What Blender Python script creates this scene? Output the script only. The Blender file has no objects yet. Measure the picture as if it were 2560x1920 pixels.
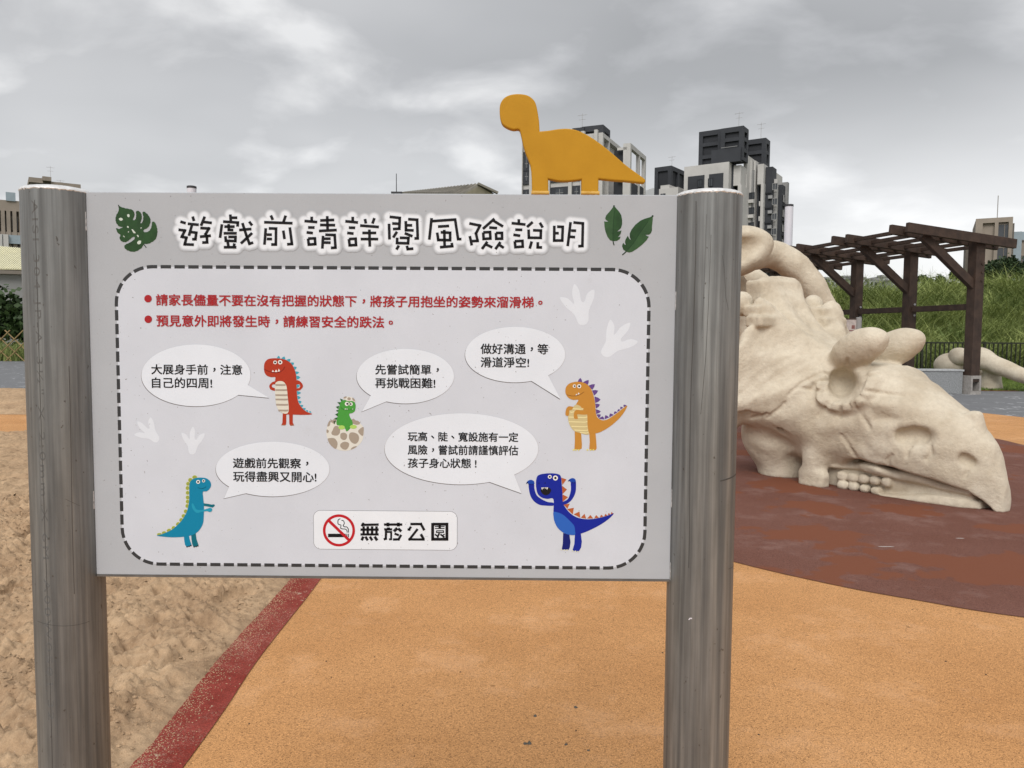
import bpy, bmesh, math, random
import numpy as np
from mathutils import Vector, Matrix, noise as mnoise
from mathutils.geometry import tessellate_polygon

random.seed(7)
rng = np.random.default_rng(11)
sc = bpy.context.scene
COL = sc.collection
R_ = math.radians
PI = math.pi

# ------------------------------------------------------------------ camera
EYE = 1.35
FPX = 1905.0                                   # focal length for a picture 2560 wide
PITCH, ROLL = 0.06320054, 0.00675457
cF = Vector((0, math.cos(PITCH), -math.sin(PITCH)))
_R0 = Vector((1, 0, 0)); _U0 = Vector((0, math.sin(PITCH), math.cos(PITCH)))
cR = _R0 * math.cos(ROLL) + _U0 * math.sin(ROLL)
cU = _U0 * math.cos(ROLL) - _R0 * math.sin(ROLL)
cam_d = bpy.data.cameras.new('camera')
cam = bpy.data.objects.new('camera', cam_d); COL.objects.link(cam)
cam_d.sensor_width = 36.0
cam_d.lens = 36.0 * FPX / 2560
cam_d.clip_start = 0.05; cam_d.clip_end = 6000
cam.matrix_world = Matrix(((cR.x, cU.x, -cF.x, 0), (cR.y, cU.y, -cF.y, 0), (cR.z, cU.z, -cF.z, EYE), (0, 0, 0, 1)))
sc.camera = cam

# ------------------------------------------------------------------ world, sun, exposure
SUN_EL, SUN_AZ = 44.0, 196.0                   # azimuth in degrees clockwise from +Y (behind the viewer)
w = bpy.data.worlds.new('World'); sc.world = w; w.use_nodes = True
nt = w.node_tree; nt.nodes.clear()
def N(t, kind, **kw):
    n = t.nodes.new(kind)
    for k, v in kw.items():
        if k == 'ins':
            for kk, vv in v.items(): n.inputs[kk].default_value = vv
        else: setattr(n, k, v)
    return n
def ramp(t, fac, stops, interp='LINEAR'):
    r = t.nodes.new('ShaderNodeValToRGB'); r.color_ramp.interpolation = interp
    e = r.color_ramp.elements
    while len(e) < len(stops): e.new(0.5)
    for i, (p, c) in enumerate(stops):
        e[i].position = p; e[i].color = (c, c, c, 1) if isinstance(c, (int, float)) else (*c, 1)
    t.links.new(fac, r.inputs[0]); return r.outputs[0]
def math_(t, op, a, b=None, c=None, clamp=False):
    n = t.nodes.new('ShaderNodeMath'); n.operation = op; n.use_clamp = clamp
    for i, v in enumerate((a, b, c)):
        if v is None: continue
        if isinstance(v, (int, float)): n.inputs[i].default_value = v
        else: t.links.new(v, n.inputs[i])
    return n.outputs[0]
def mixc(t, fac, a, b, blend='MIX'):
    n = t.nodes.new('ShaderNodeMix'); n.data_type = 'RGBA'; n.blend_type = blend
    for i, v in ((0, fac), (6, a), (7, b)):
        if isinstance(v, (int, float)): n.inputs[i].default_value = v if i == 0 else (v, v, v, 1)
        elif isinstance(v, tuple): n.inputs[i].default_value = (*v, 1) if len(v) == 3 else v
        else: t.links.new(v, n.inputs[i])
    return n.outputs[2]
sky = N(nt, 'ShaderNodeTexSky', sky_type='NISHITA', sun_disc=False, sun_elevation=R_(SUN_EL), sun_rotation=R_(SUN_AZ))
hs = N(nt, 'ShaderNodeHueSaturation', ins={'Saturation': 0.16}); nt.links.new(sky.outputs[0], hs.inputs['Color'])   # cloud greys the blue
bg1 = N(nt, 'ShaderNodeBackground', ins={'Strength': 0.05}); nt.links.new(hs.outputs[0], bg1.inputs[0])
geo = N(nt, 'ShaderNodeTexCoord')
sep = N(nt, 'ShaderNodeSeparateXYZ'); nt.links.new(geo.outputs['Generated'], sep.inputs[0])
zc = math_(nt, 'ADD', math_(nt, 'MAXIMUM', sep.outputs[2], 0.0), 0.26)
px_ = math_(nt, 'DIVIDE', sep.outputs[0], zc); py_ = math_(nt, 'DIVIDE', sep.outputs[1], zc)
cmb = N(nt, 'ShaderNodeCombineXYZ'); nt.links.new(px_, cmb.inputs[0]); nt.links.new(py_, cmb.inputs[1])
mp = N(nt, 'ShaderNodeMapping', ins={'Location': (6.6, 9.1, 0), 'Rotation': (0, 0, R_(60)), 'Scale': (1.0, 1.2, 1)})
nt.links.new(cmb.outputs[0], mp.inputs[0])
n1 = N(nt, 'ShaderNodeTexNoise', ins={'Scale': 0.80, 'Detail': 4.0, 'Roughness': 0.45, 'Distortion': 0.15})
n2 = N(nt, 'ShaderNodeTexNoise', ins={'Scale': 2.4, 'Detail': 8.0, 'Roughness': 0.50, 'Distortion': 0.25})
nt.links.new(mp.outputs[0], n1.inputs[0]); nt.links.new(mp.outputs[0], n2.inputs[0])
# billowed edges: the fine layer is folded so that lumps have soft tops and sharper seams
bil = math_(nt, 'ABSOLUTE', math_(nt, 'MULTIPLY_ADD', n2.outputs[0], 2.0, -1.0))
cl = math_(nt, 'ADD', math_(nt, 'MULTIPLY', n1.outputs[0], 0.50), math_(nt, 'ADD', math_(nt, 'MULTIPLY', n2.outputs[0], 0.40), math_(nt, 'MULTIPLY', bil, 0.22)))
ccol = ramp(nt, cl, [(0.38, (0.060, 0.061, 0.062)), (0.46, (0.120, 0.121, 0.124)), (0.54, (0.205, 0.205, 0.207)), (0.62, (0.33, 0.328, 0.325))])
hz = ramp(nt, sep.outputs[2], [(0.04, 1.0), (0.30, 0.0)])
side = ramp(nt, math_(nt, 'MULTIPLY_ADD', sep.outputs[0], 0.5, 0.5), [(0.52, 0.0), (0.74, 1.0)])
hzf = math_(nt, 'MULTIPLY', hz, math_(nt, 'MULTIPLY_ADD', side, 0.80, 0.15))
ccol = mixc(nt, hzf, ccol, (0.40, 0.395, 0.39))
# an overcast dome is brighter overhead than near the horizon
over = math_(nt, 'MULTIPLY_ADD', math_(nt, 'MAXIMUM', math_(nt, 'SUBTRACT', sep.outputs[2], 0.30), 0.0), 2.6, 1.0)
ccol = mixc(nt, 1.0, mixc(nt, 1.0, ccol, (0.03, 0.03, 0.03), 'ADD'), over, 'MULTIPLY')
bg2 = N(nt, 'ShaderNodeBackground', ins={'Strength': 1.0}); nt.links.new(ccol, bg2.inputs[0])
ads = N(nt, 'ShaderNodeAddShader'); nt.links.new(bg1.outputs[0], ads.inputs[0]); nt.links.new(bg2.outputs[0], ads.inputs[1])
out = N(nt, 'ShaderNodeOutputWorld'); nt.links.new(ads.outputs[0], out.inputs[0])

sl = bpy.data.lights.new('sun', 'SUN'); sl.energy = 1.5; sl.angle = R_(32); sl.color = (1.0, 0.965, 0.92)
so = bpy.data.objects.new('sun', sl); COL.objects.link(so)
az = R_(SUN_AZ); el = R_(SUN_EL)
sd = Vector((math.sin(az) * math.cos(el), math.cos(az) * math.cos(el), math.sin(el)))
so.rotation_euler = sd.to_track_quat('Z', 'Y').to_euler()
sc.view_settings.view_transform = 'Standard'; sc.view_settings.look = 'None'
sc.view_settings.exposure = 0.46; sc.view_settings.gamma = 1.0
sc.view_settings.use_curve_mapping = False

# ------------------------------------------------------------------ helpers
def ray(x, y):
    return cF + cR * ((x - 1280) / FPX) + cU * ((960 - y) / FPX)
def at(x, y, Y):                               # the point of the sight line x, y at distance Y
    d = ray(x, y); t = Y / d.y
    return Vector((d.x * t, Y, EYE + d.z * t))
def ground(x, y, z=0.0):
    d = ray(x, y); t = (z - EYE) / d.z
    return Vector((d.x * t, d.y * t, z))

def put(o, parent=None, label=None, cat=None, group=None, kind=None):
    if parent is not None: o.parent = parent
    if label: o['label'] = label
    if cat: o['category'] = cat
    if group: o['group'] = group
    if kind: o['kind'] = kind
    return o
def empty(name, loc=(0, 0, 0), rz=0.0, **kw):
    o = bpy.data.objects.new(name, None); COL.objects.link(o)
    o.empty_display_size = 0.1; o.location = loc; o.rotation_euler = (0, 0, rz)
    return put(o, **kw)
class MB:
    def __init__(s): s.v = []; s.f = []; s.m = []
    def add(s, vs, fs, m=0):
        k = len(s.v); s.v += [tuple(v) for v in vs]
        s.f += [tuple(i + k for i in f) for f in fs]; s.m += [m] * len(fs); return s
    def box(s, x0, x1, y0, y1, z0, z1, m=0, T=None, b=0.0):
        if b > 0:
            bm = bmesh.new(); bmesh.ops.create_cube(bm, size=1)
            for v in bm.verts: v.co = Vector(((x0 + x1) / 2 + v.co.x * (x1 - x0), (y0 + y1) / 2 + v.co.y * (y1 - y0), (z0 + z1) / 2 + v.co.z * (z1 - z0)))
            bmesh.ops.bevel(bm, geom=bm.edges[:], offset=b, segments=2, affect='EDGES', profile=0.5)
            bm.verts.index_update()
            vs = [T @ v.co if T else v.co.copy() for v in bm.verts]; fs = [[v.index for v in f.verts] for f in bm.faces]
            bm.free(); return s.add(vs, fs, m)
        vs = [Vector((x, y, z)) for z in (z0, z1) for y in (y0, y1) for x in (x0, x1)]
        if T: vs = [T @ v for v in vs]
        return s.add(vs, [(0, 2, 3, 1), (4, 5, 7, 6), (0, 1, 5, 4), (2, 6, 7, 3), (0, 4, 6, 2), (1, 3, 7, 5)], m)
    def bar(s, p, q, wx, wz, m=0, up=Vector((0, 0, 1)), b=0.0):   # rectangular bar from p to q
        p = Vector(p); q = Vector(q); d = q - p; L = d.length; d.normalize()
        sx = d.cross(up)
        if sx.length < 1e-4: sx = Vector((1, 0, 0))
        sx.normalize(); uz = sx.cross(d)
        T = Matrix(((sx.x, d.x, uz.x, p.x), (sx.y, d.y, uz.y, p.y), (sx.z, d.z, uz.z, p.z), (0, 0, 0, 1)))
        return s.box(-wx / 2, wx / 2, 0, L, -wz / 2, wz / 2, m, T, b)
    def tube(s, pts, r, n=10, m=0, cap=True):
        pts = [Vector(p) for p in pts]; rs = r if isinstance(r, (list, tuple)) else [r] * len(pts)
        ref = None; rings = []
        for i, p in enumerate(pts):
            d = (pts[min(i + 1, len(pts) - 1)] - pts[max(i - 1, 0)]).normalized()
            if ref is None:
                ref = d.cross(Vector((0.13, 0.9, 0.41))).normalized()
            ref = (ref - d * ref.dot(d)).normalized(); u = d.cross(ref)
            rings.append([p + (ref * math.cos(2 * PI * k / n) + u * math.sin(2 * PI * k / n)) * rs[i] for k in range(n)])
        vs = [v for rg in rings for v in rg]; fs = []
        for i in range(len(pts) - 1):
            for k in range(n):
                a = i * n + k; b = i * n + (k + 1) % n
                fs.append((a, b, b + n, a + n))
        if cap: fs += [tuple(range(n - 1, -1, -1)), tuple(range((len(pts) - 1) * n, len(pts) * n))]
        return s.add(vs, fs, m)
    def lathe(s, prof, cx, cy, n=48, m=0):      # prof: (r, z) from bottom to top
        vs = []; fs = []
        for r, z in prof: vs += [(cx + r * math.cos(2 * PI * k / n), cy + r * math.sin(2 * PI * k / n), z) for k in range(n)]
        for i in range(len(prof) - 1):
            for k in range(n):
                a = i * n + k; b = i * n + (k + 1) % n
                fs.append((a, b, b + n, a + n))
        return s.add(vs, fs, m)
    def build(s, name, mats, parent=None, smooth=False, **kw):
        me = bpy.data.meshes.new(name); me.from_pydata(s.v, [], s.f)
        for mt in (mats if isinstance(mats, (list, tuple)) else [mats]): me.materials.append(mt)
        if any(s.m): me.polygons.foreach_set('material_index', s.m)
        if smooth:
            me.polygons.foreach_set('use_smooth', [True] * len(s.f))
            try: me.set_sharp_from_angle(angle=R_(40))
            except Exception: pass
        me.update()
        o = bpy.data.objects.new(name, me); COL.objects.link(o)
        return put(o, parent, **kw)
def npmesh(name, V, F, mats, parent=None, smooth=True, sharp=None, attrs=None, **kw):
    me = bpy.data.meshes.new(name); V = np.asarray(V, dtype=np.float32); F = np.asarray(F, dtype=np.int32)
    me.vertices.add(len(V)); me.vertices.foreach_set('co', V.ravel())
    k = F.shape[1]; me.loops.add(F.size); me.loops.foreach_set('vertex_index', F.ravel())
    me.polygons.add(len(F)); me.polygons.foreach_set('loop_start', np.arange(0, F.size, k, dtype=np.int32))
    me.polygons.foreach_set('loop_total', np.full(len(F), k, dtype=np.int32))
    for mt in (mats if isinstance(mats, (list, tuple)) else [mats]): me.materials.append(mt)
    me.update(calc_edges=True)
    if smooth: me.polygons.foreach_set('use_smooth', np.ones(len(F), dtype=bool))
    for nme, arr in (attrs or {}).items():
        a = me.attributes.new(nme, 'FLOAT', 'POINT'); a.data.foreach_set('value', np.asarray(arr, dtype=np.float32))
    o = bpy.data.objects.new(name, me); COL.objects.link(o)
    return put(o, parent, **kw)

def mat(name, col, rough=0.8, var=0.12, scale=6.0, c2=None, bump=0.0, bscale=None, metal=0.0, spec=0.3, detail=5.0, stretch=None, attr=None, dist=0.01):
    m = bpy.data.materials.new(name); m.use_nodes = True; t = m.node_tree
    bs = t.nodes['Principled BSDF']
    bs.inputs['Roughness'].default_value = rough; bs.inputs['Metallic'].default_value = metal
    bs.inputs['Specular IOR Level'].default_value = spec
    tc = N(t, 'ShaderNodeNewGeometry') if stretch is None else N(t, 'ShaderNodeTexCoord')
    src = tc.outputs['Position'] if stretch is None else tc.outputs['Object']
    if stretch is not None:
        mpn = N(t, 'ShaderNodeMapping', ins={'Scale': stretch}); t.links.new(src, mpn.inputs[0]); src = mpn.outputs[0]
    if c2 is None: c2 = tuple(min(1, c * (1 - 2 * var)) for c in col); c1 = tuple(min(1, c * (1 + var)) for c in col)
    else: c1 = col
    if var > 0 or c2 is not None:
        no = N(t, 'ShaderNodeTexNoise', ins={'Scale': scale, 'Detail': detail, 'Roughness': 0.6}); t.links.new(src, no.inputs[0])
        fc = ramp(t, no.outputs[0], [(0.33, 0.0), (0.67, 1.0)])
        if attr:
            at_ = N(t, 'ShaderNodeAttribute', attribute_name=attr)
            fc = math_(t, 'ADD', math_(t, 'MULTIPLY', fc, 0.45), math_(t, 'MULTIPLY', math_(t, 'POWER', at_.outputs['Fac'], 1.7), 0.65))
        t.links.new(mixc(t, fc, c2, c1), bs.inputs['Base Color'])
    else: bs.inputs['Base Color'].default_value = (*col, 1)
    if bump:
        nb = N(t, 'ShaderNodeTexNoise', ins={'Scale': bscale or scale * 6, 'Detail': 6.0, 'Roughness': 0.65}); t.links.new(src, nb.inputs[0])
        bn = N(t, 'ShaderNodeBump', ins={'Strength': bump, 'Distance': dist}); t.links.new(nb.outputs[0], bn.inputs['Height'])
        t.links.new(bn.outputs[0], bs.inputs['Normal'])
    return m
def flat(name, col, rough=0.45):
    m = bpy.data.materials.new(name); m.use_nodes = True; bs = m.node_tree.nodes['Principled BSDF']
    bs.inputs['Base Color'].default_value = (*col, 1); bs.inputs['Roughness'].default_value = rough
    bs.inputs['Specular IOR Level'].default_value = 0.25; return m
def srgb(r, g, b, k=1.0):
    f = lambda c: ((c / 255 + 0.055) / 1.055) ** 2.4 if c > 10 else c / 255 / 12.92
    return tuple(min(1.0, f(c) * k) for c in (r, g, b))
def copy_tree(o, parent=None):
    c = o.copy(); COL.objects.link(c); c.parent = parent
    for ch in list(o.children): copy_tree(ch, c)
    return c
def vnoise(x, y, seed=0):                      # smooth value noise, arrays
    xi = np.floor(x).astype(np.int64); yi = np.floor(y).astype(np.int64)
    fx = x - xi; fy = y - yi; fx = fx * fx * (3 - 2 * fx); fy = fy * fy * (3 - 2 * fy)
    def h(a, b):
        n = (a * 374761393 + b * 668265263 + seed * 974711) & 0x7fffffff
        n = ((n ^ (n >> 13)) * 1274126177) & 0x7fffffff
        return ((n ^ (n >> 16)) & 0xffff) / 65535.0
    return (h(xi, yi) * (1 - fx) + h(xi + 1, yi) * fx) * (1 - fy) + (h(xi, yi + 1) * (1 - fx) + h(xi + 1, yi + 1) * fx) * fy
def fbm(x, y, o=4, seed=0, g=0.5):
    r = 0; a = 1; s = 0
    for k in range(o): r = r + a * vnoise(x * 2 ** k, y * 2 ** k, seed + k); s += a; a *= g
    return r / s
def smooth(pts, k=6, closed=True):
    n = len(pts); o = []
    for i in range(n if closed else n - 1):
        g = lambda j: np.array(pts[j % n] if closed else pts[min(max(j, 0), n - 1)], float)
        p0, p1, p2, p3 = g(i - 1), g(i), g(i + 1), g(i + 2)
        for q in range(k):
            t = q / k
            o.append(tuple(0.5 * ((2 * p1) + (-p0 + p2) * t + (2 * p0 - 5 * p1 + 4 * p2 - p3) * t * t + (-p0 + 3 * p1 - 3 * p2 + p3) * t ** 3)))
    if not closed: o.append(tuple(pts[-1]))
    return o
def surface_nets(Fd, org, h):
    S = Fd < 0; nx, ny, nz = Fd.shape
    c = S[:-1, :-1, :-1].astype(np.int8)
    for dx, dy, dz in [(1,0,0),(0,1,0),(0,0,1),(1,1,0),(1,0,1),(0,1,1),(1,1,1)]:
        c = c + S[dx:nx-1+dx, dy:ny-1+dy, dz:nz-1+dz]
    I = np.argwhere((c > 0) & (c < 8)); n = len(I)
    idx = np.full((nx-1, ny-1, nz-1), -1, np.int32); idx[I[:,0], I[:,1], I[:,2]] = np.arange(n)
    acc = np.zeros((n, 3)); cnt = np.zeros(n)
    for a in range(3):
        e = np.zeros(3, int); e[a] = 1; o1, o2 = [k for k in range(3) if k != a]
        for u in (0, 1):
            for v in (0, 1):
                off = np.zeros(3, int); off[o1] = u; off[o2] = v
                p = I + off; q = p + e
                A = Fd[p[:,0], p[:,1], p[:,2]]; B = Fd[q[:,0], q[:,1], q[:,2]]
                mk = (A < 0) != (B < 0); t = np.where(mk, A / np.where(A == B, 1, A - B), 0)
                pt = off + np.outer(t, e); acc[mk] += pt[mk]; cnt[mk] += 1
    V = (I + acc / cnt[:, None]) * h + np.array(org); Fs = []
    for a in range(3):
        o1, o2 = [(1, 2), (2, 0), (0, 1)][a]
        sl0 = [slice(None)] * 3; sl1 = [slice(None)] * 3
        sl0[a] = slice(0, -1); sl1[a] = slice(1, None)
        D = S[tuple(sl0)].astype(np.int8) - S[tuple(sl1)].astype(np.int8)
        E = np.argwhere(D != 0); E = E[(E[:, o1] > 0) & (E[:, o2] > 0) & (E[:, o1] < Fd.shape[o1]-1) & (E[:, o2] < Fd.shape[o2]-1)]
        sg = D[E[:,0], E[:,1], E[:,2]]
        q = []
        for u, v in ((0, 0), (1, 0), (1, 1), (0, 1)):
            p = E.copy(); p[:, o1] -= u; p[:, o2] -= v; q.append(idx[p[:,0], p[:,1], p[:,2]])
        Q = np.stack(q, 1); Q[sg < 0] = Q[sg < 0][:, ::-1]; Fs.append(Q)
    return V, np.concatenate(Fs)

# ------------------------------------------------------------------ materials
def rubber(name, c_lo, c_hi, c_speck, wet=None):
    m = bpy.data.materials.new(name); m.use_nodes = True; t = m.node_tree; bs = t.nodes['Principled BSDF']
    g = N(t, 'ShaderNodeNewGeometry'); P = g.outputs['Position']
    def nz(s, d=4.0, r=0.6):
        n = N(t, 'ShaderNodeTexNoise', ins={'Scale': s, 'Detail': d, 'Roughness': r}); t.links.new(P, n.inputs[0]); return n.outputs[0]
    a = mixc(t, ramp(t, nz(1.3, 6), [(0.3, 0.0), (0.7, 1.0)]), c_lo, c_hi)
    vo = N(t, 'ShaderNodeTexVoronoi', ins={'Scale': 340.0}); t.links.new(P, vo.inputs[0])
    sepc = N(t, 'ShaderNodeSeparateColor'); t.links.new(vo.outputs['Color'], sepc.inputs[0])
    gr = ramp(t, sepc.outputs[0], [(0.0, 0.40), (0.14, 0.78), (0.30, 0.94), (0.6, 1.04), (0.9, 1.15), (1.0, 1.5)])
    a = mixc(t, 1.0, a, gr, 'MULTIPLY')
    a = mixc(t, ramp(t, nz(95.0, 3), [(0.60, 0.0), (0.68, 0.70)]), a, c_speck)
    pale = ramp(t, nz(2.2, 8, 0.7), [(0.52, 0.0), (0.72, 0.42)])
    a = mixc(t, pale, a, tuple(min(1, c * 1.15 + 0.12) for c in c_hi))
    dark = ramp(t, nz(11.0, 4, 0.6), [(0.70, 0.0), (0.76, 0.65)])
    a = mixc(t, dark, a, tuple(c * 0.45 for c in c_lo))
    rf = 0.85
    if wet:
        wm = ramp(t, nz(1.05, 5, 0.55), [(0.535, 0.0), (0.552, 1.0)])
        a = mixc(t, wm, a, wet)
    t.links.new(a, bs.inputs['Base Color']); bs.inputs['Roughness'].default_value = rf; bs.inputs['Specular IOR Level'].default_value = 0.2
    bn = N(t, 'ShaderNodeBump', ins={'Strength': 0.55, 'Distance': 0.004}); t.links.new(vo.outputs['Distance'], bn.inputs['Height'])
    t.links.new(bn.outputs[0], bs.inputs['Normal']); return m
M = {}
M['orange'] = rubber('orange_rubber', (0.50, 0.248, 0.095), (0.60, 0.315, 0.132), (0.22, 0.11, 0.045))
M['maroon'] = rubber('maroon_rubber', (0.150, 0.061, 0.042), (0.185, 0.084, 0.063), (0.08, 0.035, 0.03), wet=(0.190, 0.066, 0.035))

def sandy(name, base, wet):
    m = bpy.data.materials.new(name); m.use_nodes = True; t = m.node_tree; bs = t.nodes['Principled BSDF']
    g = N(t, 'ShaderNodeNewGeometry'); P = g.outputs['Position']
    def nz(s, d=5.0, r=0.6):
        n = N(t, 'ShaderNodeTexNoise', ins={'Scale': s, 'Detail': d, 'Roughness': r}); t.links.new(P, n.inputs[0]); return n.outputs[0]
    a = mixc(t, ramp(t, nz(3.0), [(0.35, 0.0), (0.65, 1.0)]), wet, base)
    a = mixc(t, 1.0, a, ramp(t, nz(24.0, 8, 0.72), [(0.36, 0.74), (0.50, 0.98), (0.64, 1.10)]), 'MULTIPLY')  # dark mottling put into the colour to stand for clod shadows
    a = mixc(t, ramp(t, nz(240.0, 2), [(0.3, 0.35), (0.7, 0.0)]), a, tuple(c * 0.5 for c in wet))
    a = mixc(t, ramp(t, nz(300.0, 1), [(0.70, 0.0), (0.76, 0.7)]), a, (0.62, 0.52, 0.42))
    t.links.new(a, bs.inputs['Base Color']); bs.inputs['Roughness'].default_value = 0.95; bs.inputs['Specular IOR Level'].default_value = 0.1
    bn = N(t, 'ShaderNodeBump', ins={'Strength': 0.8, 'Distance': 0.005}); t.links.new(nz(85.0, 8, 0.72), bn.inputs['Height'])
    t.links.new(bn.outputs[0], bs.inputs['Normal']); return m
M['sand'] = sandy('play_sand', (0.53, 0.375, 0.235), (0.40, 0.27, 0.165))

def strip_mat():                                # red kerb strip with sand trodden over it
    m = bpy.data.materials.new('red_border_rubber'); m.use_nodes = True; t = m.node_tree; bs = t.nodes['Principled BSDF']
    g = N(t, 'ShaderNodeNewGeometry'); P = g.outputs['Position']
    def nz(s, d=5.0, r=0.6):
        n = N(t, 'ShaderNodeTexNoise', ins={'Scale': s, 'Detail': d, 'Roughness': r}); t.links.new(P, n.inputs[0]); return n.outputs[0]
    a = mixc(t, ramp(t, nz(9.0), [(0.35, 0.0), (0.65, 1.0)]), (0.215, 0.030, 0.020), (0.285, 0.052, 0.038))
    vo = N(t, 'ShaderNodeTexVoronoi', ins={'Scale': 260.0}); t.links.new(P, vo.inputs[0])
    sepc = N(t, 'ShaderNodeSeparateColor'); t.links.new(vo.outputs['Color'], sepc.inputs[0])
    a = mixc(t, 1.0, a, ramp(t, sepc.outputs[0], [(0, 0.7), (0.9, 1.1), (1, 1.4)]), 'MULTIPLY')
    dust = math_(t, 'MULTIPLY', ramp(t, nz(1.9, 5, 0.6), [(0.46, 0.0), (0.62, 1.0)]), ramp(t, nz(170.0, 4, 0.8), [(0.53, 0.0), (0.62, 0.75)]))
    a = mixc(t, dust, a, (0.55, 0.43, 0.33))
    lump = ramp(t, nz(7.0, 7, 0.7), [(0.645, 0.0), (0.675, 0.9)])
    a = mixc(t, lump, a, (0.50, 0.40, 0.30))
    t.links.new(a, bs.inputs['Base Color']); bs.inputs['Roughness'].default_value = 0.85; bs.inputs['Specular IOR Level'].default_value = 0.2
    bn = N(t, 'ShaderNodeBump', ins={'Strength': 0.5, 'Distance': 0.004}); t.links.new(vo.outputs['Distance'], bn.inputs['Height'])
    t.links.new(bn.outputs[0], bs.inputs['Normal']); return m
M['red'] = strip_mat()
def paving():
    m = bpy.data.materials.new('grey_rubber_paving'); m.use_nodes = True; t = m.node_tree; bs = t.nodes['Principled BSDF']
    g = N(t, 'ShaderNodeNewGeometry'); P = g.outputs['Position']
    no = N(t, 'ShaderNodeTexNoise', ins={'Scale': 2.0, 'Detail': 6.0}); t.links.new(P, no.inputs[0])
    a = mixc(t, no.outputs[0], (0.115, 0.119, 0.126), (0.175, 0.180, 0.188))
    n2_ = N(t, 'ShaderNodeTexNoise', ins={'Scale': 2.6, 'Detail': 3.0, 'Roughness': 0.75, 'Distortion': 1.2}); t.links.new(P, n2_.inputs[0])
    a = mixc(t, ramp(t, n2_.outputs[0], [(0.615, 0.0), (0.64, 0.85), (0.66, 0.85), (0.70, 0.1)]), a, (0.45, 0.46, 0.47))
    t.links.new(a, bs.inputs['Base Color']); bs.inputs['Roughness'].default_value = 0.8; return m
M['grey_pave'] = paving()
M['soil'] = mat('meadow_soil', (0.085, 0.10, 0.035), 0.95, scale=0.8, c2=(0.05, 0.065, 0.022), bump=0.4, bscale=9)
M['lawn'] = mat('lawn_ground', (0.09, 0.13, 0.035), 0.95, scale=3, c2=(0.055, 0.085, 0.02))
M['blade'] = mat('grass_blade', (0.40, 0.45, 0.15), 0.6, scale=0.8, c2=(0.060, 0.105, 0.025), attr='tint', spec=0.2)
M['blade_short'] = mat('lawn_blade', (0.16, 0.22, 0.05), 0.7, scale=2.0, c2=(0.07, 0.11, 0.02), attr='tint', spec=0.2)
M['leaf_dark'] = mat('dark_leaf', (0.055, 0.095, 0.028), 0.5, scale=3.0, c2=(0.018, 0.036, 0.012), attr='tint', spec=0.3)
M['leaf_far'] = mat('tree_leaf', (0.05, 0.082, 0.032), 0.6, scale=1.2, c2=(0.020, 0.035, 0.016), attr='tint', spec=0.2)
M['bark'] = mat('bark', (0.12, 0.09, 0.065), 0.9, scale=8)

def steel():
    m = bpy.data.materials.new('brushed_steel_pipe'); m.use_nodes = True; t = m.node_tree; bs = t.nodes['Principled BSDF']
    tc = N(t, 'ShaderNodeTexCoord')
    def nz(sx, sz, s, d=4.0, r=0.55, off=0.0):
        mpn = N(t, 'ShaderNodeMapping', ins={'Scale': (sx, sx, sz), 'Location': (off, off * 0.7, 0)}); t.links.new(tc.outputs['Object'], mpn.inputs[0])
        n = N(t, 'ShaderNodeTexNoise', ins={'Scale': s, 'Detail': d, 'Roughness': r}); t.links.new(mpn.outputs[0], n.inputs[0]); return n.outputs[0]
    st = nz(1, 0.020, 60.0, 4.0, 0.62)            # long vertical streaks
    st2 = nz(1, 0.035, 170.0, 2.0, 0.5, 3.0)
    col = ramp(t, st, [(0.30, (0.150, 0.156, 0.156)), (0.43, (0.185, 0.192, 0.192)), (0.50, (0.220, 0.229, 0.229)), (0.60, (0.265, 0.275, 0.273)), (0.72, (0.34, 0.35, 0.345))])
    col = mixc(t, 1.0, col, ramp(t, st2, [(0.35, 0.80), (0.65, 1.08)]), 'MULTIPLY')
    blot = nz(1, 0.45, 14.0, 6.0, 0.65, 1.0)
    col = mixc(t, 1.0, col, ramp(t, blot, [(0.3, 0.80), (0.65, 1.05)]), 'MULTIPLY')
    spots = ramp(t, nz(1, 0.6, 150.0, 2.0, 0.5, 5.0), [(0.715, 0.0), (0.75, 0.8)])
    col = mixc(t, spots, col, (0.085, 0.075, 0.065))
    t.links.new(col, bs.inputs['Base Color'])
    bs.inputs['Metallic'].default_value = 0.55
    t.links.new(ramp(t, st, [(0.35, 0.60), (0.6, 0.42)]), bs.inputs['Roughness'])
    bs.inputs['Anisotropic'].default_value = 0.3
    sc_ = nz(1, 0.05, 420.0, 3.0, 0.6, 2.0)
    bn = N(t, 'ShaderNodeBump', ins={'Strength': 0.12, 'Distance': 0.001}); t.links.new(sc_, bn.inputs['Height']); t.links.new(bn.outputs[0], bs.inputs['Normal'])
    return m
M['steel'] = steel()
M['steel_cap'] = mat('ground_steel_cap', (0.78, 0.78, 0.78), 0.45, scale=60, c2=(0.62, 0.62, 0.62), metal=0.35, bump=0.3, bscale=300, dist=0.001)
M['ink_faint'] = flat('faint_stencil_ink', (0.125, 0.127, 0.124), 0.8)
M['scratch'] = flat('scratch_mark', (0.075, 0.072, 0.068), 0.6)
M['panel_edge'] = mat('panel_edge_metal', (0.13, 0.12, 0.11), 0.5, scale=30)
M['yellow'] = mat('ochre_painted_steel', (0.50, 0.262, 0.018), 0.55, scale=14, c2=(0.44, 0.225, 0.014), bump=0.10, bscale=90, dist=0.001, spec=0.15)
M['yellow_foot'] = mat('ochre_foot_weld', (0.60, 0.38, 0.09), 0.45, scale=60, c2=(0.50, 0.28, 0.045), bump=0.4, bscale=220, dist=0.002)
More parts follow.
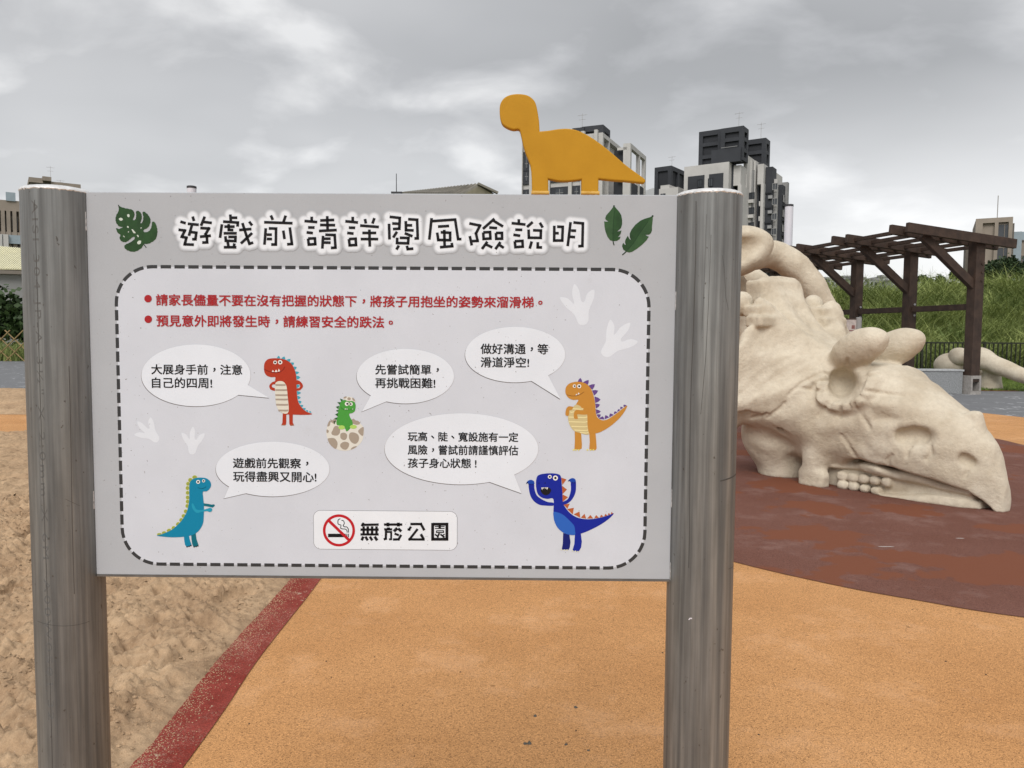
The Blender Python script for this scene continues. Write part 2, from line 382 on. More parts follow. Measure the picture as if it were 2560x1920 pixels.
def stone():
    m = bpy.data.materials.new('carved_sandstone_concrete'); m.use_nodes = True; t = m.node_tree; bs = t.nodes['Principled BSDF']
    g = N(t, 'ShaderNodeNewGeometry'); P = g.outputs['Position']
    def nz(s, d=5.0, r=0.6):
        n = N(t, 'ShaderNodeTexNoise', ins={'Scale': s, 'Detail': d, 'Roughness': r}); t.links.new(P, n.inputs[0]); return n.outputs[0]
    a = mixc(t, ramp(t, nz(2.6, 6), [(0.35, 0.0), (0.62, 1.0)]), (0.485, 0.415, 0.315), (0.62, 0.555, 0.445))
    a = mixc(t, 1.0, a, ramp(t, nz(26.0, 6, 0.7), [(0.3, 0.91), (0.6, 1.03)]), 'MULTIPLY')
    a = mixc(t, ramp(t, nz(120.0, 3), [(0.62, 0.0), (0.75, 0.35)]), a, (0.28, 0.22, 0.15))
    t.links.new(a, bs.inputs['Base Color']); bs.inputs['Roughness'].default_value = 0.85; bs.inputs['Specular IOR Level'].default_value = 0.2
    h = math_(t, 'ADD', math_(t, 'MULTIPLY', nz(10.0, 7, 0.62), 1.0), math_(t, 'MULTIPLY', nz(60.0, 4, 0.6), 0.25))
    bn = N(t, 'ShaderNodeBump', ins={'Strength': 0.55, 'Distance': 0.03}); t.links.new(h, bn.inputs['Height']); t.links.new(bn.outputs[0], bs.inputs['Normal'])
    return m
M['stone'] = stone()
M['timber'] = mat('dark_brown_timber', (0.066, 0.042, 0.031), 0.65, scale=5, c2=(0.036, 0.024, 0.019), bump=0.2, bscale=40)
M['shoe'] = mat('galvanised_shoe', (0.33, 0.31, 0.29), 0.6, scale=20)
M['bolt'] = flat('bolt_head', (0.30, 0.30, 0.31), 0.4)
M['granite'] = mat('grey_granite', (0.30, 0.31, 0.32), 0.7, scale=35, c2=(0.17, 0.18, 0.185), bump=0.15, bscale=60)
M['granite_top'] = mat('grey_granite_top', (0.42, 0.43, 0.44), 0.6, scale=35, c2=(0.30, 0.31, 0.315))
M['fence_dark'] = flat('dark_fence_paint', (0.028, 0.030, 0.020), 0.5)
M['bamboo'] = mat('weathered_bamboo', (0.30, 0.22, 0.10), 0.7, scale=9, c2=(0.20, 0.14, 0.06))
M['white_pole'] = mat('white_pole_paint', (0.66, 0.65, 0.70), 0.4, scale=2, var=0.04)
M['cap_dark'] = flat('dark_cap', (0.05, 0.05, 0.055), 0.5)
M['wall_light'] = mat('light_tile_wall', (0.52, 0.505, 0.485), 0.7, scale=0.25, var=0.06)
M['wall_mid'] = mat('mid_grey_tile_wall', (0.27, 0.268, 0.265), 0.7, scale=0.25, var=0.06)
M['wall_dark'] = mat('charcoal_tile_wall', (0.040, 0.043, 0.050), 0.65, scale=0.3, var=0.08)
M['wall_dark2'] = mat('charcoal_recess_wall', (0.026, 0.028, 0.033), 0.65, scale=0.3, var=0.08)
M['glass'] = mat('window_glass', (0.030, 0.034, 0.040), 0.15, scale=0.4, c2=(0.055, 0.062, 0.070), spec=0.6)
M['frame_w'] = flat('pale_window_frame', (0.30, 0.30, 0.30), 0.5)
M['tan'] = mat('tan_tile_wall', (0.30, 0.255, 0.21), 0.75, scale=0.3, var=0.08)
M['tan2'] = mat('brown_tile_wall', (0.19, 0.165, 0.14), 0.75, scale=0.3, var=0.08)
M['rail'] = mat('glass_balustrade', (0.30, 0.36, 0.40), 0.25, scale=1, var=0.05)
M['cream_roof'] = mat('cream_corrugated_sheet', (0.72, 0.69, 0.48), 0.5, scale=2, var=0.05)
M['shed_roof'] = mat('weathered_roof_sheet', (0.28, 0.26, 0.22), 0.8, scale=1.5, c2=(0.16, 0.15, 0.125))
M['shed_wall'] = mat('shed_wall', (0.42, 0.38, 0.29), 0.8, scale=1)
M['far_town'] = mat('pale_far_building', (0.46, 0.47, 0.48), 0.8, scale=0.1, var=0.08)

# ------------------------------------------------------------------ the notice sign
YAW, SX, SD, SW, SZT, SH, PR = -0.0069, -0.2009, 1.184, 0.998, 1.5643, 0.5928, 0.0508
ux = Vector((math.cos(YAW), math.sin(YAW), 0)); fr = Vector((math.sin(YAW), -math.cos(YAW), 0))
SO = Vector((SX, SD, 0))
sign = empty('notice_sign', SO, YAW, label='grey playground notice board with cartoon dinosaurs between two steel pipe posts', cat='sign')
# local frame: x along the board, y away from the viewer, z up
PF = 0.012                                      # board front face stands this far before the post axes
HW = SW / 2 - math.sqrt(PR * PR - PF * PF)
P0 = SO + fr * PF
def art(x, y):                                  # artwork layout -> board coordinates (x, z)
    d = ray(x, y); o = Vector((0, 0, EYE)); t = (P0 - o).dot(fr) / d.dot(fr)
    p = o + d * t; return ((p - SO).dot(ux), p.z)
class Print:
    """flat print on the board: coloured shapes stacked in hair-thin layers"""
    def __init__(s, base=1): s.v = []; s.f = []; s.m = []; s.mats = []; s.lay = base
    def _mi(s, mt):
        if mt not in s.mats: s.mats.append(mt)
        return s.mats.index(mt)
    def y(s, lay): return -PF - 0.0001 * lay
    def poly(s, pts, mt, lay=None, raw=False, holes=()):
        lay = s.lay if lay is None else lay
        loops = [[(Vector((*(p if raw else art(*p)), 0))) for p in lp] for lp in (pts, *holes)]
        tris = tessellate_polygon(loops); allp = [p for lp in loops for p in lp]
        k = len(s.v); s.v += [(p.x, s.y(lay), p.y) for p in allp]
        for a, b, c in tris:
            A, B, C_ = allp[a], allp[b], allp[c]
            if (B - A).cross(C_ - A).z > 0: s.f.append((a + k, b + k, c + k))
            else: s.f.append((a + k, c + k, b + k))
            s.m.append(s._mi(mt))
        return s
    def stroke(s, pts, wd, mt, lay=None, raw=False, taper=False):
        """a line of even width with square joints (units of the artwork)"""
        for i in range(len(pts) - 1):
            a = np.array(pts[i], float); b = np.array(pts[i + 1], float); d = b - a; L = np.linalg.norm(d)
            if L < 1e-6: continue
            d /= L; n_ = np.array([-d[1], d[0]])
            if i > 0: a = a - d * wd * 0.48
            if i < len(pts) - 2: b = b + d * wd * 0.48
            h = wd / 2
            s.poly([tuple(a + n_ * h), tuple(b + n_ * h), tuple(b - n_ * h), tuple(a - n_ * h)], mt, lay, raw)
        return s
    def ell(s, cx, cy, rx, ry, mt, lay=None, n=36, a0=0.0):
        ca, sa = math.cos(a0), math.sin(a0)
        return s.poly([(cx + rx * math.cos(t) * ca - ry * math.sin(t) * sa, cy + rx * math.cos(t) * sa + ry * math.sin(t) * ca)
                       for t in [2 * PI * k / n for k in range(n)]], mt, lay)
    def build(s, name, parent, **kw):
        me = bpy.data.meshes.new(name); me.from_pydata(s.v, [], s.f)
        for mt in s.mats: me.materials.append(mt)
        me.polygons.foreach_set('material_index', s.m); me.update()
        o = bpy.data.objects.new(name, me); COL.objects.link(o); return put(o, parent, **kw)
def crop(ox, oy, s):
    return lambda pts: [(ox + x / s, oy + y / s) for x, y in pts]

# posts: pipe with a welded cap
for sgn in (-1, 1):
    px = sgn * SW / 2
    mb = MB(); mb.lathe([(PR, -0.05), (PR, 0.4), (PR, 0.8), (PR, 1.2), (PR, SZT - 0.0005)], px, 0, 96)
    post = mb.build('post', M['steel'], sign, smooth=True)
    if sgn > 0: post['label'] = 'steel pipe post with strong vertical streaks'
    mb = MB(); nn = 120
    rr = [PR + 0.0006 + 0.0010 * mnoise.noise(Vector((k * 0.55, sgn * 7.0, 0))) for k in range(nn)]
    zz = [SZT - 0.0012 + 0.0018 * mnoise.noise(Vector((k * 0.7, sgn * 3.0, 5))) + 0.0010 * mnoise.noise(Vector((k * 0.21, sgn * 3.0, 9))) for k in range(nn)]
    vs = []; fs = []
    for lev, (dr, dz) in enumerate([(-0.002, -0.004), (0.0, 0.0), (-0.0014, 0.0028), (-0.007, 0.0050), (-0.020, 0.0075), (-0.040, 0.0088)]):
        for k in range(nn):
            a = 2 * PI * k / nn; q = 1 if lev < 3 else 0.2
            r_ = PR + (rr[k] - PR) * q + dr; z_ = SZT + (zz[k] - SZT) * q + dz
            vs.append((px + r_ * math.cos(a), r_ * math.sin(a), z_))
    for l in range(5):
        for k in range(nn):
            a = l * nn + k; b = l * nn + (k + 1) % nn; fs.append((a, b, b + nn, a + nn))
    fs.append(tuple(range(5 * nn, 6 * nn)))
    mb.add(vs, fs); mb.build('cap', M['steel_cap'], post, smooth=True)
    # marks scratched in the pipe
    mb = MB()
    def on_pipe(a, z, off=0.00035):               # a: degrees round the pipe from the viewer's side
        t = R_(a); return (px + (PR + off) * math.sin(t), -(PR + off) * math.cos(t), z)
    def scratch(pts, wd):
        P = []
        for i, (a, z) in enumerate(pts):
            j = min(i + 1, len(pts) - 1); i0 = max(i - 1, 0)
            da = R_(pts[j][0] - pts[i0][0]) * PR; dz = pts[j][1] - pts[i0][1]; L = math.hypot(da, dz) or 1
            oa, oz = -dz / L * wd / 2, da / L * wd / 2
            P.append((on_pipe(a + math.degrees(oa / PR), z + oz), on_pipe(a - math.degrees(oa / PR), z - oz)))
        vs = [p for q in P for p in q]; fs = [(2 * i, 2 * i + 1, 2 * i + 3, 2 * i + 2) for i in range(len(P) - 1)]
        mb.add(vs, fs)
    if sgn < 0:
        scratch([(-6 + 0.6 * math.sin(z * 9), z) for z in np.linspace(1.545, 0.66, 40)], 0.0007)
        scratch([(38 + 1.2 * math.sin(z * 11), z) for z in np.linspace(1.30, 0.95, 20)], 0.0008)
        scratch([(a, 0.905 - 0.004 * math.sin(R_(a * 2))) for a in np.linspace(-30, 60, 16)], 0.0006)
        scratch([(a, 1.115 - 0.0006 * a) for a in np.linspace(28, 50, 8)], 0.0004)
    else:
        scratch([(-8, 1.50), (-9.5, 1.40), (-12, 1.32), (-18, 1.235)], 0.0006)
        scratch([(-16, 1.53), (-17, 1.44), (-19, 1.36)], 0.0004)
        scratch([(-34 + 1.5 * math.sin(z * 14), z) for z in np.linspace(1.55, 1.0, 30)], 0.0012)
        scratch([(a, 1.135 + 0.00012 * (a - 20)) for a in np.linspace(18, 68, 12)], 0.0022)
        scratch([(a, 0.997) for a in np.linspace(42, 62, 6)], 0.0007)
        scratch([(12, 1.47), (16, 1.45), (20, 1.41), (26, 1.39)], 0.0004)
    mb.build('scratch', M['scratch'], post)
    if sgn > 0:
        mb = MB(); c0 = [on_pipe(-28 + 3.2 * math.cos(k) , 0.9215 + 0.0025 * math.sin(k * 1.3)) for k in range(7)]; mb.add(c0, [tuple(range(7))])
        mb.build('paint_chip', M['white_pole'], post)
    if sgn < 0:                                   # stencilled pipe marking running down the left post
        cu = bpy.data.curves.new('t', 'FONT'); cu.body = 'AISI 304 JP-A 3\u00bd" X 2.0mm X 6M  A00W0501 32'; cu.space_character = 1.25
        tmp = bpy.data.objects.new('t', cu); COL.objects.link(tmp); bpy.context.view_layer.update()
        me = bpy.data.meshes.new_from_object(tmp.evaluated_get(bpy.context.evaluated_depsgraph_get()))
        xs = [v.co.x for v in me.vertices]; x0, x1 = min(xs), max(xs); L = 0.79
        for v in me.vertices:
            z = 1.545 - (v.co.x - x0) / (x1 - x0) * L
            v.co = Vector(on_pipe(-11 + v.co.y * 15.0, z, 0.0002))
        me.materials.clear(); me.materials.append(M['ink_faint'])
        bpy.data.objects.remove(tmp); o = bpy.data.objects.new('stencilled_marking', me); COL.objects.link(o); put(o, post)

# the board
def board_mat(name, col, attr=None, col0=None):
    m = bpy.data.materials.new(name); m.use_nodes = True; t = m.node_tree; bs = t.nodes['Principled BSDF']
    g = N(t, 'ShaderNodeNewGeometry'); P = g.outputs['Position']
    def nz(s, d=4.0, r=0.6):
        n = N(t, 'ShaderNodeTexNoise', ins={'Scale': s, 'Detail': d, 'Roughness': r}); t.links.new(P, n.inputs[0]); return n.outputs[0]
    src_ = col
    if attr:
        an_ = N(t, 'ShaderNodeAttribute', attribute_name=attr); src_ = mixc(t, an_.outputs['Fac'], col0, col)
    a = mixc(t, 1.0, src_, ramp(t, nz(9.0, 6), [(0.35, 0.955), (0.7, 1.02)]), 'MULTIPLY')
    a = mixc(t, 1.0, a, ramp(t, nz(900.0, 2), [(0.3, 0.965), (0.7, 1.02)]), 'MULTIPLY')
    sp = math_(t, 'MULTIPLY', ramp(t, nz(260.0, 2, 0.5), [(0.735, 0.0), (0.76, 0.75)]), 1.0)
    a = mixc(t, sp, a, (0.16, 0.15, 0.15))
    sm = ramp(t, nz(22.0, 5, 0.6), [(0.66, 0.0), (0.80, 0.16)])
    a = mixc(t, sm, a, (0.33, 0.32, 0.30))
    t.links.new(a, bs.inputs['Base Color']); bs.inputs['Roughness'].default_value = 0.55; bs.inputs['Specular IOR Level'].default_value = 0.15
    return m
BOARD_C = (0.420, 0.446, 0.480)
M['board'] = board_mat('board_grey_print', BOARD_C)
M['board_in'] = board_mat('board_pale_print', (0.590, 0.630, 0.700))
M['halo'] = board_mat('halo_white_print', (0.74, 0.79, 0.85))
M['bubble'] = board_mat('bubble_white_print', (0.71, 0.765, 0.84))
M['foot_white'] = board_mat('footprint_white_print', (0.68, 0.73, 0.80))
INK = flat('black_ink', (0.004, 0.004, 0.006), 0.6)
DASH = flat('dark_grey_ink', (0.040, 0.042, 0.045), 0.4)
REDI = flat('red_ink', (0.36, 0.016, 0.022), 0.4)
EDGE = flat('bubble_edge_ink', (0.10, 0.10, 0.11), 0.5)
mb = MB(); mb.box(-HW, HW, -PF, PF, SZT - SH, SZT, b=0.0012)
panel = mb.build('board', M['board'], sign)
mb = MB(); mb.box(-HW + 0.001, HW - 0.0005, -PF - 0.0008, -PF + 0.010, SZT - SH - 0.0030, SZT - SH + 0.0001)
mb.box(HW - 0.0002, HW + 0.0022, -PF + 0.0008, PF - 0.002, SZT - SH - 0.002, SZT - 0.004)
mb.box(-HW - 0.0030, -HW + 0.0002, -PF + 0.003, PF - 0.002, SZT - SH + 0.002, SZT - 0.004)
mb.build('board_edge', M['panel_edge'], panel)
for sgn, zc_ in ((-1, 1.520), (1, 1.405), (1, 1.10), (1, 0.985), (-1, 1.09)):
    mb = MB(); x = sgn * (HW + 0.0012)
    mb.tube([(x, -PF - 0.0005 + 0.0005 * mnoise.noise(Vector((k * .9, zc_, 0))), zc_ - 0.014 + k * 0.0035) for k in range(9)],
            [0.0012 + 0.0009 * abs(mnoise.noise(Vector((k * 1.7, zc_ * 9, 3)))) for k in range(9)], 8)
    mb.build('weld', M['steel_cap'], panel, smooth=True)

# pale field and dashed border
def rrect(x0, x1, z0, z1, r, n=12):
    o = []
    for cx, cz, a0 in ((x1 - r, z1 - r, 0), (x0 + r, z1 - r, 90), (x0 + r, z0 + r, 180), (x1 - r, z0 + r, 270)):
        o += [(cx + r * math.cos(R_(a0 + 90 * k / n)), cz + r * math.sin(R_(a0 + 90 * k / n))) for k in range(n + 1)]
    return o
bx0 = art(291, 760)[0]; bx1 = art(1622, 786)[0]; bz1 = art(760, 669)[1]; bz0 = art(900, 1414.5)[1]
p = Print(1); path = rrect(bx0, bx1, bz0, bz1, 0.057); p.poly(path, M['board_in'], raw=True); p.build('pale_field', panel)
p = Print(2); pts = path + [path[0]]
P = np.array(pts); seg = np.hypot(*(np.diff(P, axis=0).T)); cum = np.concatenate([[0], np.cumsum(seg)]); Lt = cum[-1]
nd = round(Lt / 0.02125); per = Lt / nd
def onp(s_):
    s_ %= Lt; i = min(np.searchsorted(cum, s_, 'right') - 1, len(seg) - 1); t = (s_ - cum[i]) / seg[i]; return P[i] * (1 - t) + P[i + 1] * t
for k in range(nd):
    c0 = [onp(k * per + per * 0.755 * q / 4) for q in range(5)]; L_ = []; Rr = []
    for i, c in enumerate(c0):
        d = c0[min(i + 1, 4)] - c0[max(i - 1, 0)]; d = d / np.linalg.norm(d); n_ = np.array([-d[1], d[0]]) * 0.0026
        L_.append(tuple(c + n_)); Rr.append(tuple(c - n_))
    p.poly(L_ + Rr[::-1], DASH, raw=True)
p.build('dashed_border', panel)

# title: strokes of the ten brush characters
CA = (430, 520, 5.53); CB = (750, 520, 5.53); CC = (1100, 520, 5.53)
TITLE = [
 (CA, [[(118,188),(192,212)], [(92,300),(180,312),(138,398),(202,410),(178,502),(305,508)], [(288,118),(306,180)], [(220,218),(372,233)],
  [(278,235),(236,385)], [(262,332),(338,342),(326,432),(280,432)], [(455,118),(403,247)], [(438,193),(553,207)],
  [(393,277),(512,284),(468,360),(484,395),(488,476),(420,478)], [(388,398),(540,383)]]),
 (CA, [[(808,90),(815,185)], [(830,135),(905,135)], [(708,188),(912,202),(908,258)], [(692,225),(666,413)], [(725,258),(868,258)],
  [(785,222),(787,303),(850,305)], [(715,350),(897,350)], [(740,390),(746,452),(878,458),(880,400),(780,400)], [(770,462),(785,542)],
  [(866,490),(855,540)], [(718,543),(893,543)], [(975,208),(1032,385),(1072,495),(1125,478)], [(930,305),(1100,290)], [(1068,188),(1110,242)], [(1110,345),(1040,412),(953,492)]]),
 (CA, [[(1368,103),(1396,165)], [(1574,105),(1540,202)], [(1275,197),(1668,211)], [(1298,280),(1280,508)], [(1340,282),(1440,285),(1437,505),(1372,505)],
  [(1312,368),(1383,370)], [(1312,428),(1385,430)], [(1540,312),(1558,430)], [(1630,268),(1660,498),(1592,502)]]),
 (CB, [[(163,120),(163,190)], [(63,180),(240,195)], [(113,270),(203,270)], [(92,337),(180,348)], [(113,423),(207,420),(213,500),(123,506),(113,423)],
  [(378,112),(383,315)], [(280,173),(475,165)], [(278,235),(487,238)], [(263,318),(510,305)], [(350,370),(480,374),(492,548),(428,552)],
  [(320,385),(310,562)], [(330,425),(425,425)], [(330,478),(425,480)]]),
 (CB, [[(730,122),(730,190)], [(627,183),(803,201)], [(676,272),(764,274)], [(653,344),(742,355)], [(677,430),(770,425),(776,512),(688,516),(677,430)],
  [(900,152),(912,215)], [(1030,140),(1002,216)], [(832,243),(1092,263)], [(862,345),(1055,345)], [(840,430),(1082,430)], [(960,298),(966,535)]]),
 (CB, [[(1240,122),(1380,138),(1374,286),(1285,292)], [(1275,214),(1368,218)], [(1232,218),(1238,435)], [(1495,155),(1620,163),(1628,420),(1582,421)],
  [(1463,180),(1466,307),(1573,310)], [(1470,240),(1552,240)], [(1342,328),(1288,410)], [(1448,348),(1556,392)], [(1345,410),(1342,484),(1495,489),(1500,415),(1380,412)],
  [(1367,518),(1335,576)], [(1478,522),(1490,568),(1568,562)]]),
 (CB, [[(1820,140),(1788,438)], [(1830,182),(2145,160),(2186,430),(2233,430)], [(1908,258),(2062,248)], [(1995,302),(2000,535)],
  [(1945,336),(2076,343),(2076,445),(1912,442),(1897,340)], [(1935,543),(2105,528),(2098,482)]]),
 (CC, [[(405,213),(553,243),(498,352),(520,455),(445,458)], [(412,388),(440,518)], [(753,148),(593,290)], [(740,176),(872,257)], [(680,270),(790,279)],
  [(598,338),(692,333),(697,422),(603,428),(598,338)], [(773,345),(857,345),(858,424),(778,426),(773,345)], [(655,465),(580,568)], [(633,503),(724,546)], [(836,470),(766,570)], [(820,510),(882,552)]]),
 (CC, [[(1090,155),(1090,220)], [(990,210),(1183,229)], [(1040,300),(1138,303)], [(1014,370),(1110,385)], [(1033,460),(1140,455),(1144,534),(1043,542),(1033,460)],
  [(1282,193),(1203,264)], [(1380,203),(1420,272)], [(1285,308),(1395,312),(1392,413),(1228,411),(1225,298)], [(1268,462),(1240,562)], [(1352,472),(1350,544),(1412,546)]]),
 (CC, [[(1580,245),(1578,450),(1690,450),(1697,262),(1618,258)], [(1595,348),(1642,350)], [(1805,195),(1765,527)], [(1843,200),(1975,213),(1968,526),(1910,528)],
  [(1812,312),(1882,315)], [(1798,398),(1868,403)]]),
]
segs = []
p = Print(7)
for (ox, oy, s_), strokes in TITLE:
    c_ = crop(ox, oy, s_)
    for st in strokes:
        q = c_(st); p.stroke(q, 6.9, INK)
        segs += [(q[i], q[i + 1]) for i in range(len(q) - 1)]
p.build('title_lettering', panel)
# white halo printed soft-edged behind the title
gx = np.arange(425, 1482, 1.6); gy = np.arange(514, 640, 1.6); GX, GY = np.meshgrid(gx, gy, indexing='ij')
GY2 = GY; dist = np.full(GX.shape, 99.0)
for a, b in segs:
    a = np.array(a); b = np.array(b); d = b - a; L2 = d @ d
    t = np.clip(((GX - a[0]) * d[0] + (GY - a[1]) * d[1]) / max(L2, 1e-6), 0, 1)
    dist = np.minimum(dist, np.hypot(GX - a[0] - t * d[0], GY - a[1] - t * d[1]))
hal = np.clip((17.0 - dist) / 9.0, 0, 1); hal = hal * hal * (3 - 2 * hal)
tl, tr, bl_, br = [np.array(art(*q)) for q in ((425, 514), (gx[-1], 514), (425, gy[-1]), (gx[-1], gy[-1]))]
UU = (GX - 425) / (gx[-1] - 425); VV = (GY - 514) / (gy[-1] - 514)
XZ = (tl * (1 - UU[..., None]) + tr * UU[..., None]) * (1 - VV[..., None]) + (bl_ * (1 - UU[..., None]) + br * UU[..., None]) * VV[..., None]
nxg, nyg = GX.shape; V = np.stack([XZ[..., 0].ravel(), np.full(GX.size, -PF - 0.0001 * 4), XZ[..., 1].ravel()], 1)
ii, jj = np.meshgrid(np.arange(nxg - 1), np.arange(nyg - 1), indexing='ij'); a_ = (ii * nyg + jj).ravel()
F = np.stack([a_, a_ + 1, a_ + nyg + 1, a_ + nyg], 1)
keep = (hal.ravel()[F].max(axis=1) > 0)
mh = board_mat('halo_print', (0.76, 0.81, 0.87), 'halo', BOARD_C)
npmesh('title_halo', V, F[keep], mh, panel, smooth=False, attrs={'halo': hal.ravel()})

# written lines
def _w(b_):
    cu = bpy.data.curves.new('t', 'FONT'); cu.body = b_; tmp = bpy.data.objects.new('t', cu); COL.objects.link(tmp); bpy.context.view_layer.update()
    x = tmp.dimensions.x; bpy.data.objects.remove(tmp); return x
ADV = _w('國國') - _w('國')
def text(body, xl, yt, xr, yb, ink, bold=0.012, name='written_line'):
    cu = bpy.data.curves.new('t', 'FONT'); cu.body = body; cu.fill_mode = 'FRONT'; cu.resolution_u = 3
    tmp = bpy.data.objects.new('t', cu); COL.objects.link(tmp); bpy.context.view_layer.update()
    me = bpy.data.meshes.new_from_object(tmp.evaluated_get(bpy.context.evaluated_depsgraph_get()))
    n = len(me.vertices); co = np.zeros(n * 3, dtype=np.float32); me.vertices.foreach_get('co', co); co = co.reshape(-1, 3)
    # full-width marks sit in the middle of their square, as this sign sets them
    for i_, ch in enumerate(body):
        if ch in '，。、':
            k_ = (co[:, 0] >= i_ * ADV) & (co[:, 0] < (i_ + 1) * ADV); co[k_, 0] += ADV * .29; co[k_, 1] += ADV * (.30 if ch == '，' else .26)
    x0, z1 = art(xl, yt); z0 = art(xl, yb)[1]; x1 = art(xr, (yt + yb) / 2 + (xr - xl) * 0.007)[0]
    a, b = co[:, 0].min(), co[:, 0].max(); c, d = co[:, 1].min(), co[:, 1].max()
    V = np.stack([x0 + (co[:, 0] - a) / (b - a) * (x1 - x0), np.full(n, -PF - 0.0001 * 8), z0 + (co[:, 1] - c) / (d - c) * (z1 - z0)], 1)
    nl = len(me.loops); li = np.zeros(nl, dtype=np.int32); me.loops.foreach_get('vertex_index', li)
    np_ = len(me.polygons); lt = np.zeros(np_, dtype=np.int32); me.polygons.foreach_get('loop_total', lt)
    # heavier weight: the outline repeated a fraction of a millimetre apart, in hair-thin layers
    vv = []; ff = []; k = 0
    for j, (jx, jz) in enumerate(((0, 0), (1, 1), (-1, 1), (1, -1), (-1, -1))):
        W = V.copy(); W[:, 0] += jx * bold * 0.026; W[:, 2] += jz * bold * 0.026; W[:, 1] -= 0.00001 * j; vv.append(W)
        p_ = 0
        for c_n in lt: ff.append(tuple(int(q) + j * n for q in li[p_:p_ + c_n])); p_ += c_n
    me2 = bpy.data.meshes.new(name); me2.from_pydata(np.concatenate(vv).tolist(), [], ff); bpy.data.meshes.remove(me) if False else None
    me = me2; me.materials.append(ink); me.update()
    bpy.data.objects.remove(tmp); o = bpy.data.objects.new(name, me); COL.objects.link(o); return put(o, panel)
text('請家長儘量不要在沒有把握的狀態下，將孩子用抱坐的姿勢來溜滑梯。', 390.5, 735.6, 1355.7, 763.5, REDI)
text('預見意外即將發生時，請練習安全的跌法。', 391.4, 787.3, 982, 815.8, REDI)
for b_, l_ in (('大展身手前，注意', (378.8, 910.4, 605.6, 935.5)), ('自己的四周!', (380.3, 943.5, 530.4, 969.5)),
               ('先嘗試簡單，', (938.7, 911, 1097, 936)), ('再挑戰困難!', (938.5, 944.5, 1088, 969.5)),
               ('做好溝通，等', (1202, 859, 1370, 884.5)), ('滑道淨空!', (1202, 892.5, 1322.4, 918)),
               ('玩高、陡、寬設施有一定', (1020, 1079.2, 1295.3, 1102.5)), ('風險，嘗試前請謹慎評估', (1020, 1112, 1295.3, 1136)), ('孩子身心狀態 !', (1020, 1145, 1191, 1169)),
               ('遊戲前先觀察，', (583, 1144.5, 771, 1169.5)), ('玩得盡興又開心!', (583.5, 1178, 791, 1203.5))):
    text(b_, *l_, INK, 0.010)
for cx, cy in ((370.5, 746.5), (371, 798)):
    p = Print(7); p.ell(cx, cy, 9.3, 9.3, REDI); p.build('bullet_dot', panel)

# speech bubbles
def bubble(x0, x1, y0, y1, tail, name='speech_bubble'):
    cx, cy, rx, ry = (x0 + x1) / 2, (y0 + y1) / 2, (x1 - x0) / 2, (y1 - y0) / 2
    a, tip, b = tail
    ang = lambda q: math.atan2((q[1] - cy) / ry, (q[0] - cx) / rx)
    aa, ab = ang(a), ang(b); d = (ab - aa + PI) % (2 * PI) - PI
    n = 72; sweep = (2 * PI - abs(d)) * (-1 if d > 0 else 1)
    o = [(cx + rx * math.cos(aa + sweep * k / n), cy + ry * math.sin(aa + sweep * k / n)) for k in range(n + 1)] + [tip]
    p = Print(3)
    p.poly([(x - 1.2, y + 1.5) for x, y in o], EDGE, 3); p.poly([(cx + (x - cx) * 1.004, cy + (y - cy) * 1.004) for x, y in o], flat('bubble_rim_ink', (0.50, 0.50, 0.52)) if 'bubble_rim_ink' not in bpy.data.materials else bpy.data.materials['bubble_rim_ink'], 4)
    p.poly(o, M['bubble'], 5); p.build(name, panel)
bubble(354, 626.6, 861, 1015.7, ((622, 963), (673.6, 994.7), (596.6, 987.5)))
bubble(892, 1135, 872, 1008.8, ((928, 988), (904.7, 1029), (967, 1003)))
bubble(1163, 1412.8, 817, 956, ((1371, 939), (1401.6, 998), (1329, 952.7)))
bubble(962, 1345.6, 1033, 1211, ((1286, 1187), (1304, 1233.4), (1223.7, 1204.4)))
bubble(540, 824, 1104, 1241, ((574, 1216), (560, 1246), (617, 1232)))

# white footprints
FPp = [(1350,845),(1400,850),(1440,885),(1426,820),(1440,760),(1470,800),(1482,862),(1502,870),(1520,820),(1562,795),(1560,850),(1530,925),(1527,985),(1505,1012),(1468,1008),(1440,950),(1390,905)]
def footprint(hx, hy, ang, size, flip=False):
    o = []
    for x, y in FPp:
        u, v = (x - 1485) / 254, (y - 1010) / 254
        if flip: u = -u
        u, v = u * size, v * size; a = R_(ang); o.append((hx + u * math.cos(a) - v * math.sin(a), hy + u * math.sin(a) + v * math.cos(a)))
    p = Print(2); p.poly(smooth(o, 3), M['foot_white']); p.build('printed_footprint', panel)
footprint(1454, 811, 0, 103); footprint(1506, 884, 52, 104)
footprint(392, 1104, -34, 70); footprint(477, 1134, 15, 68)

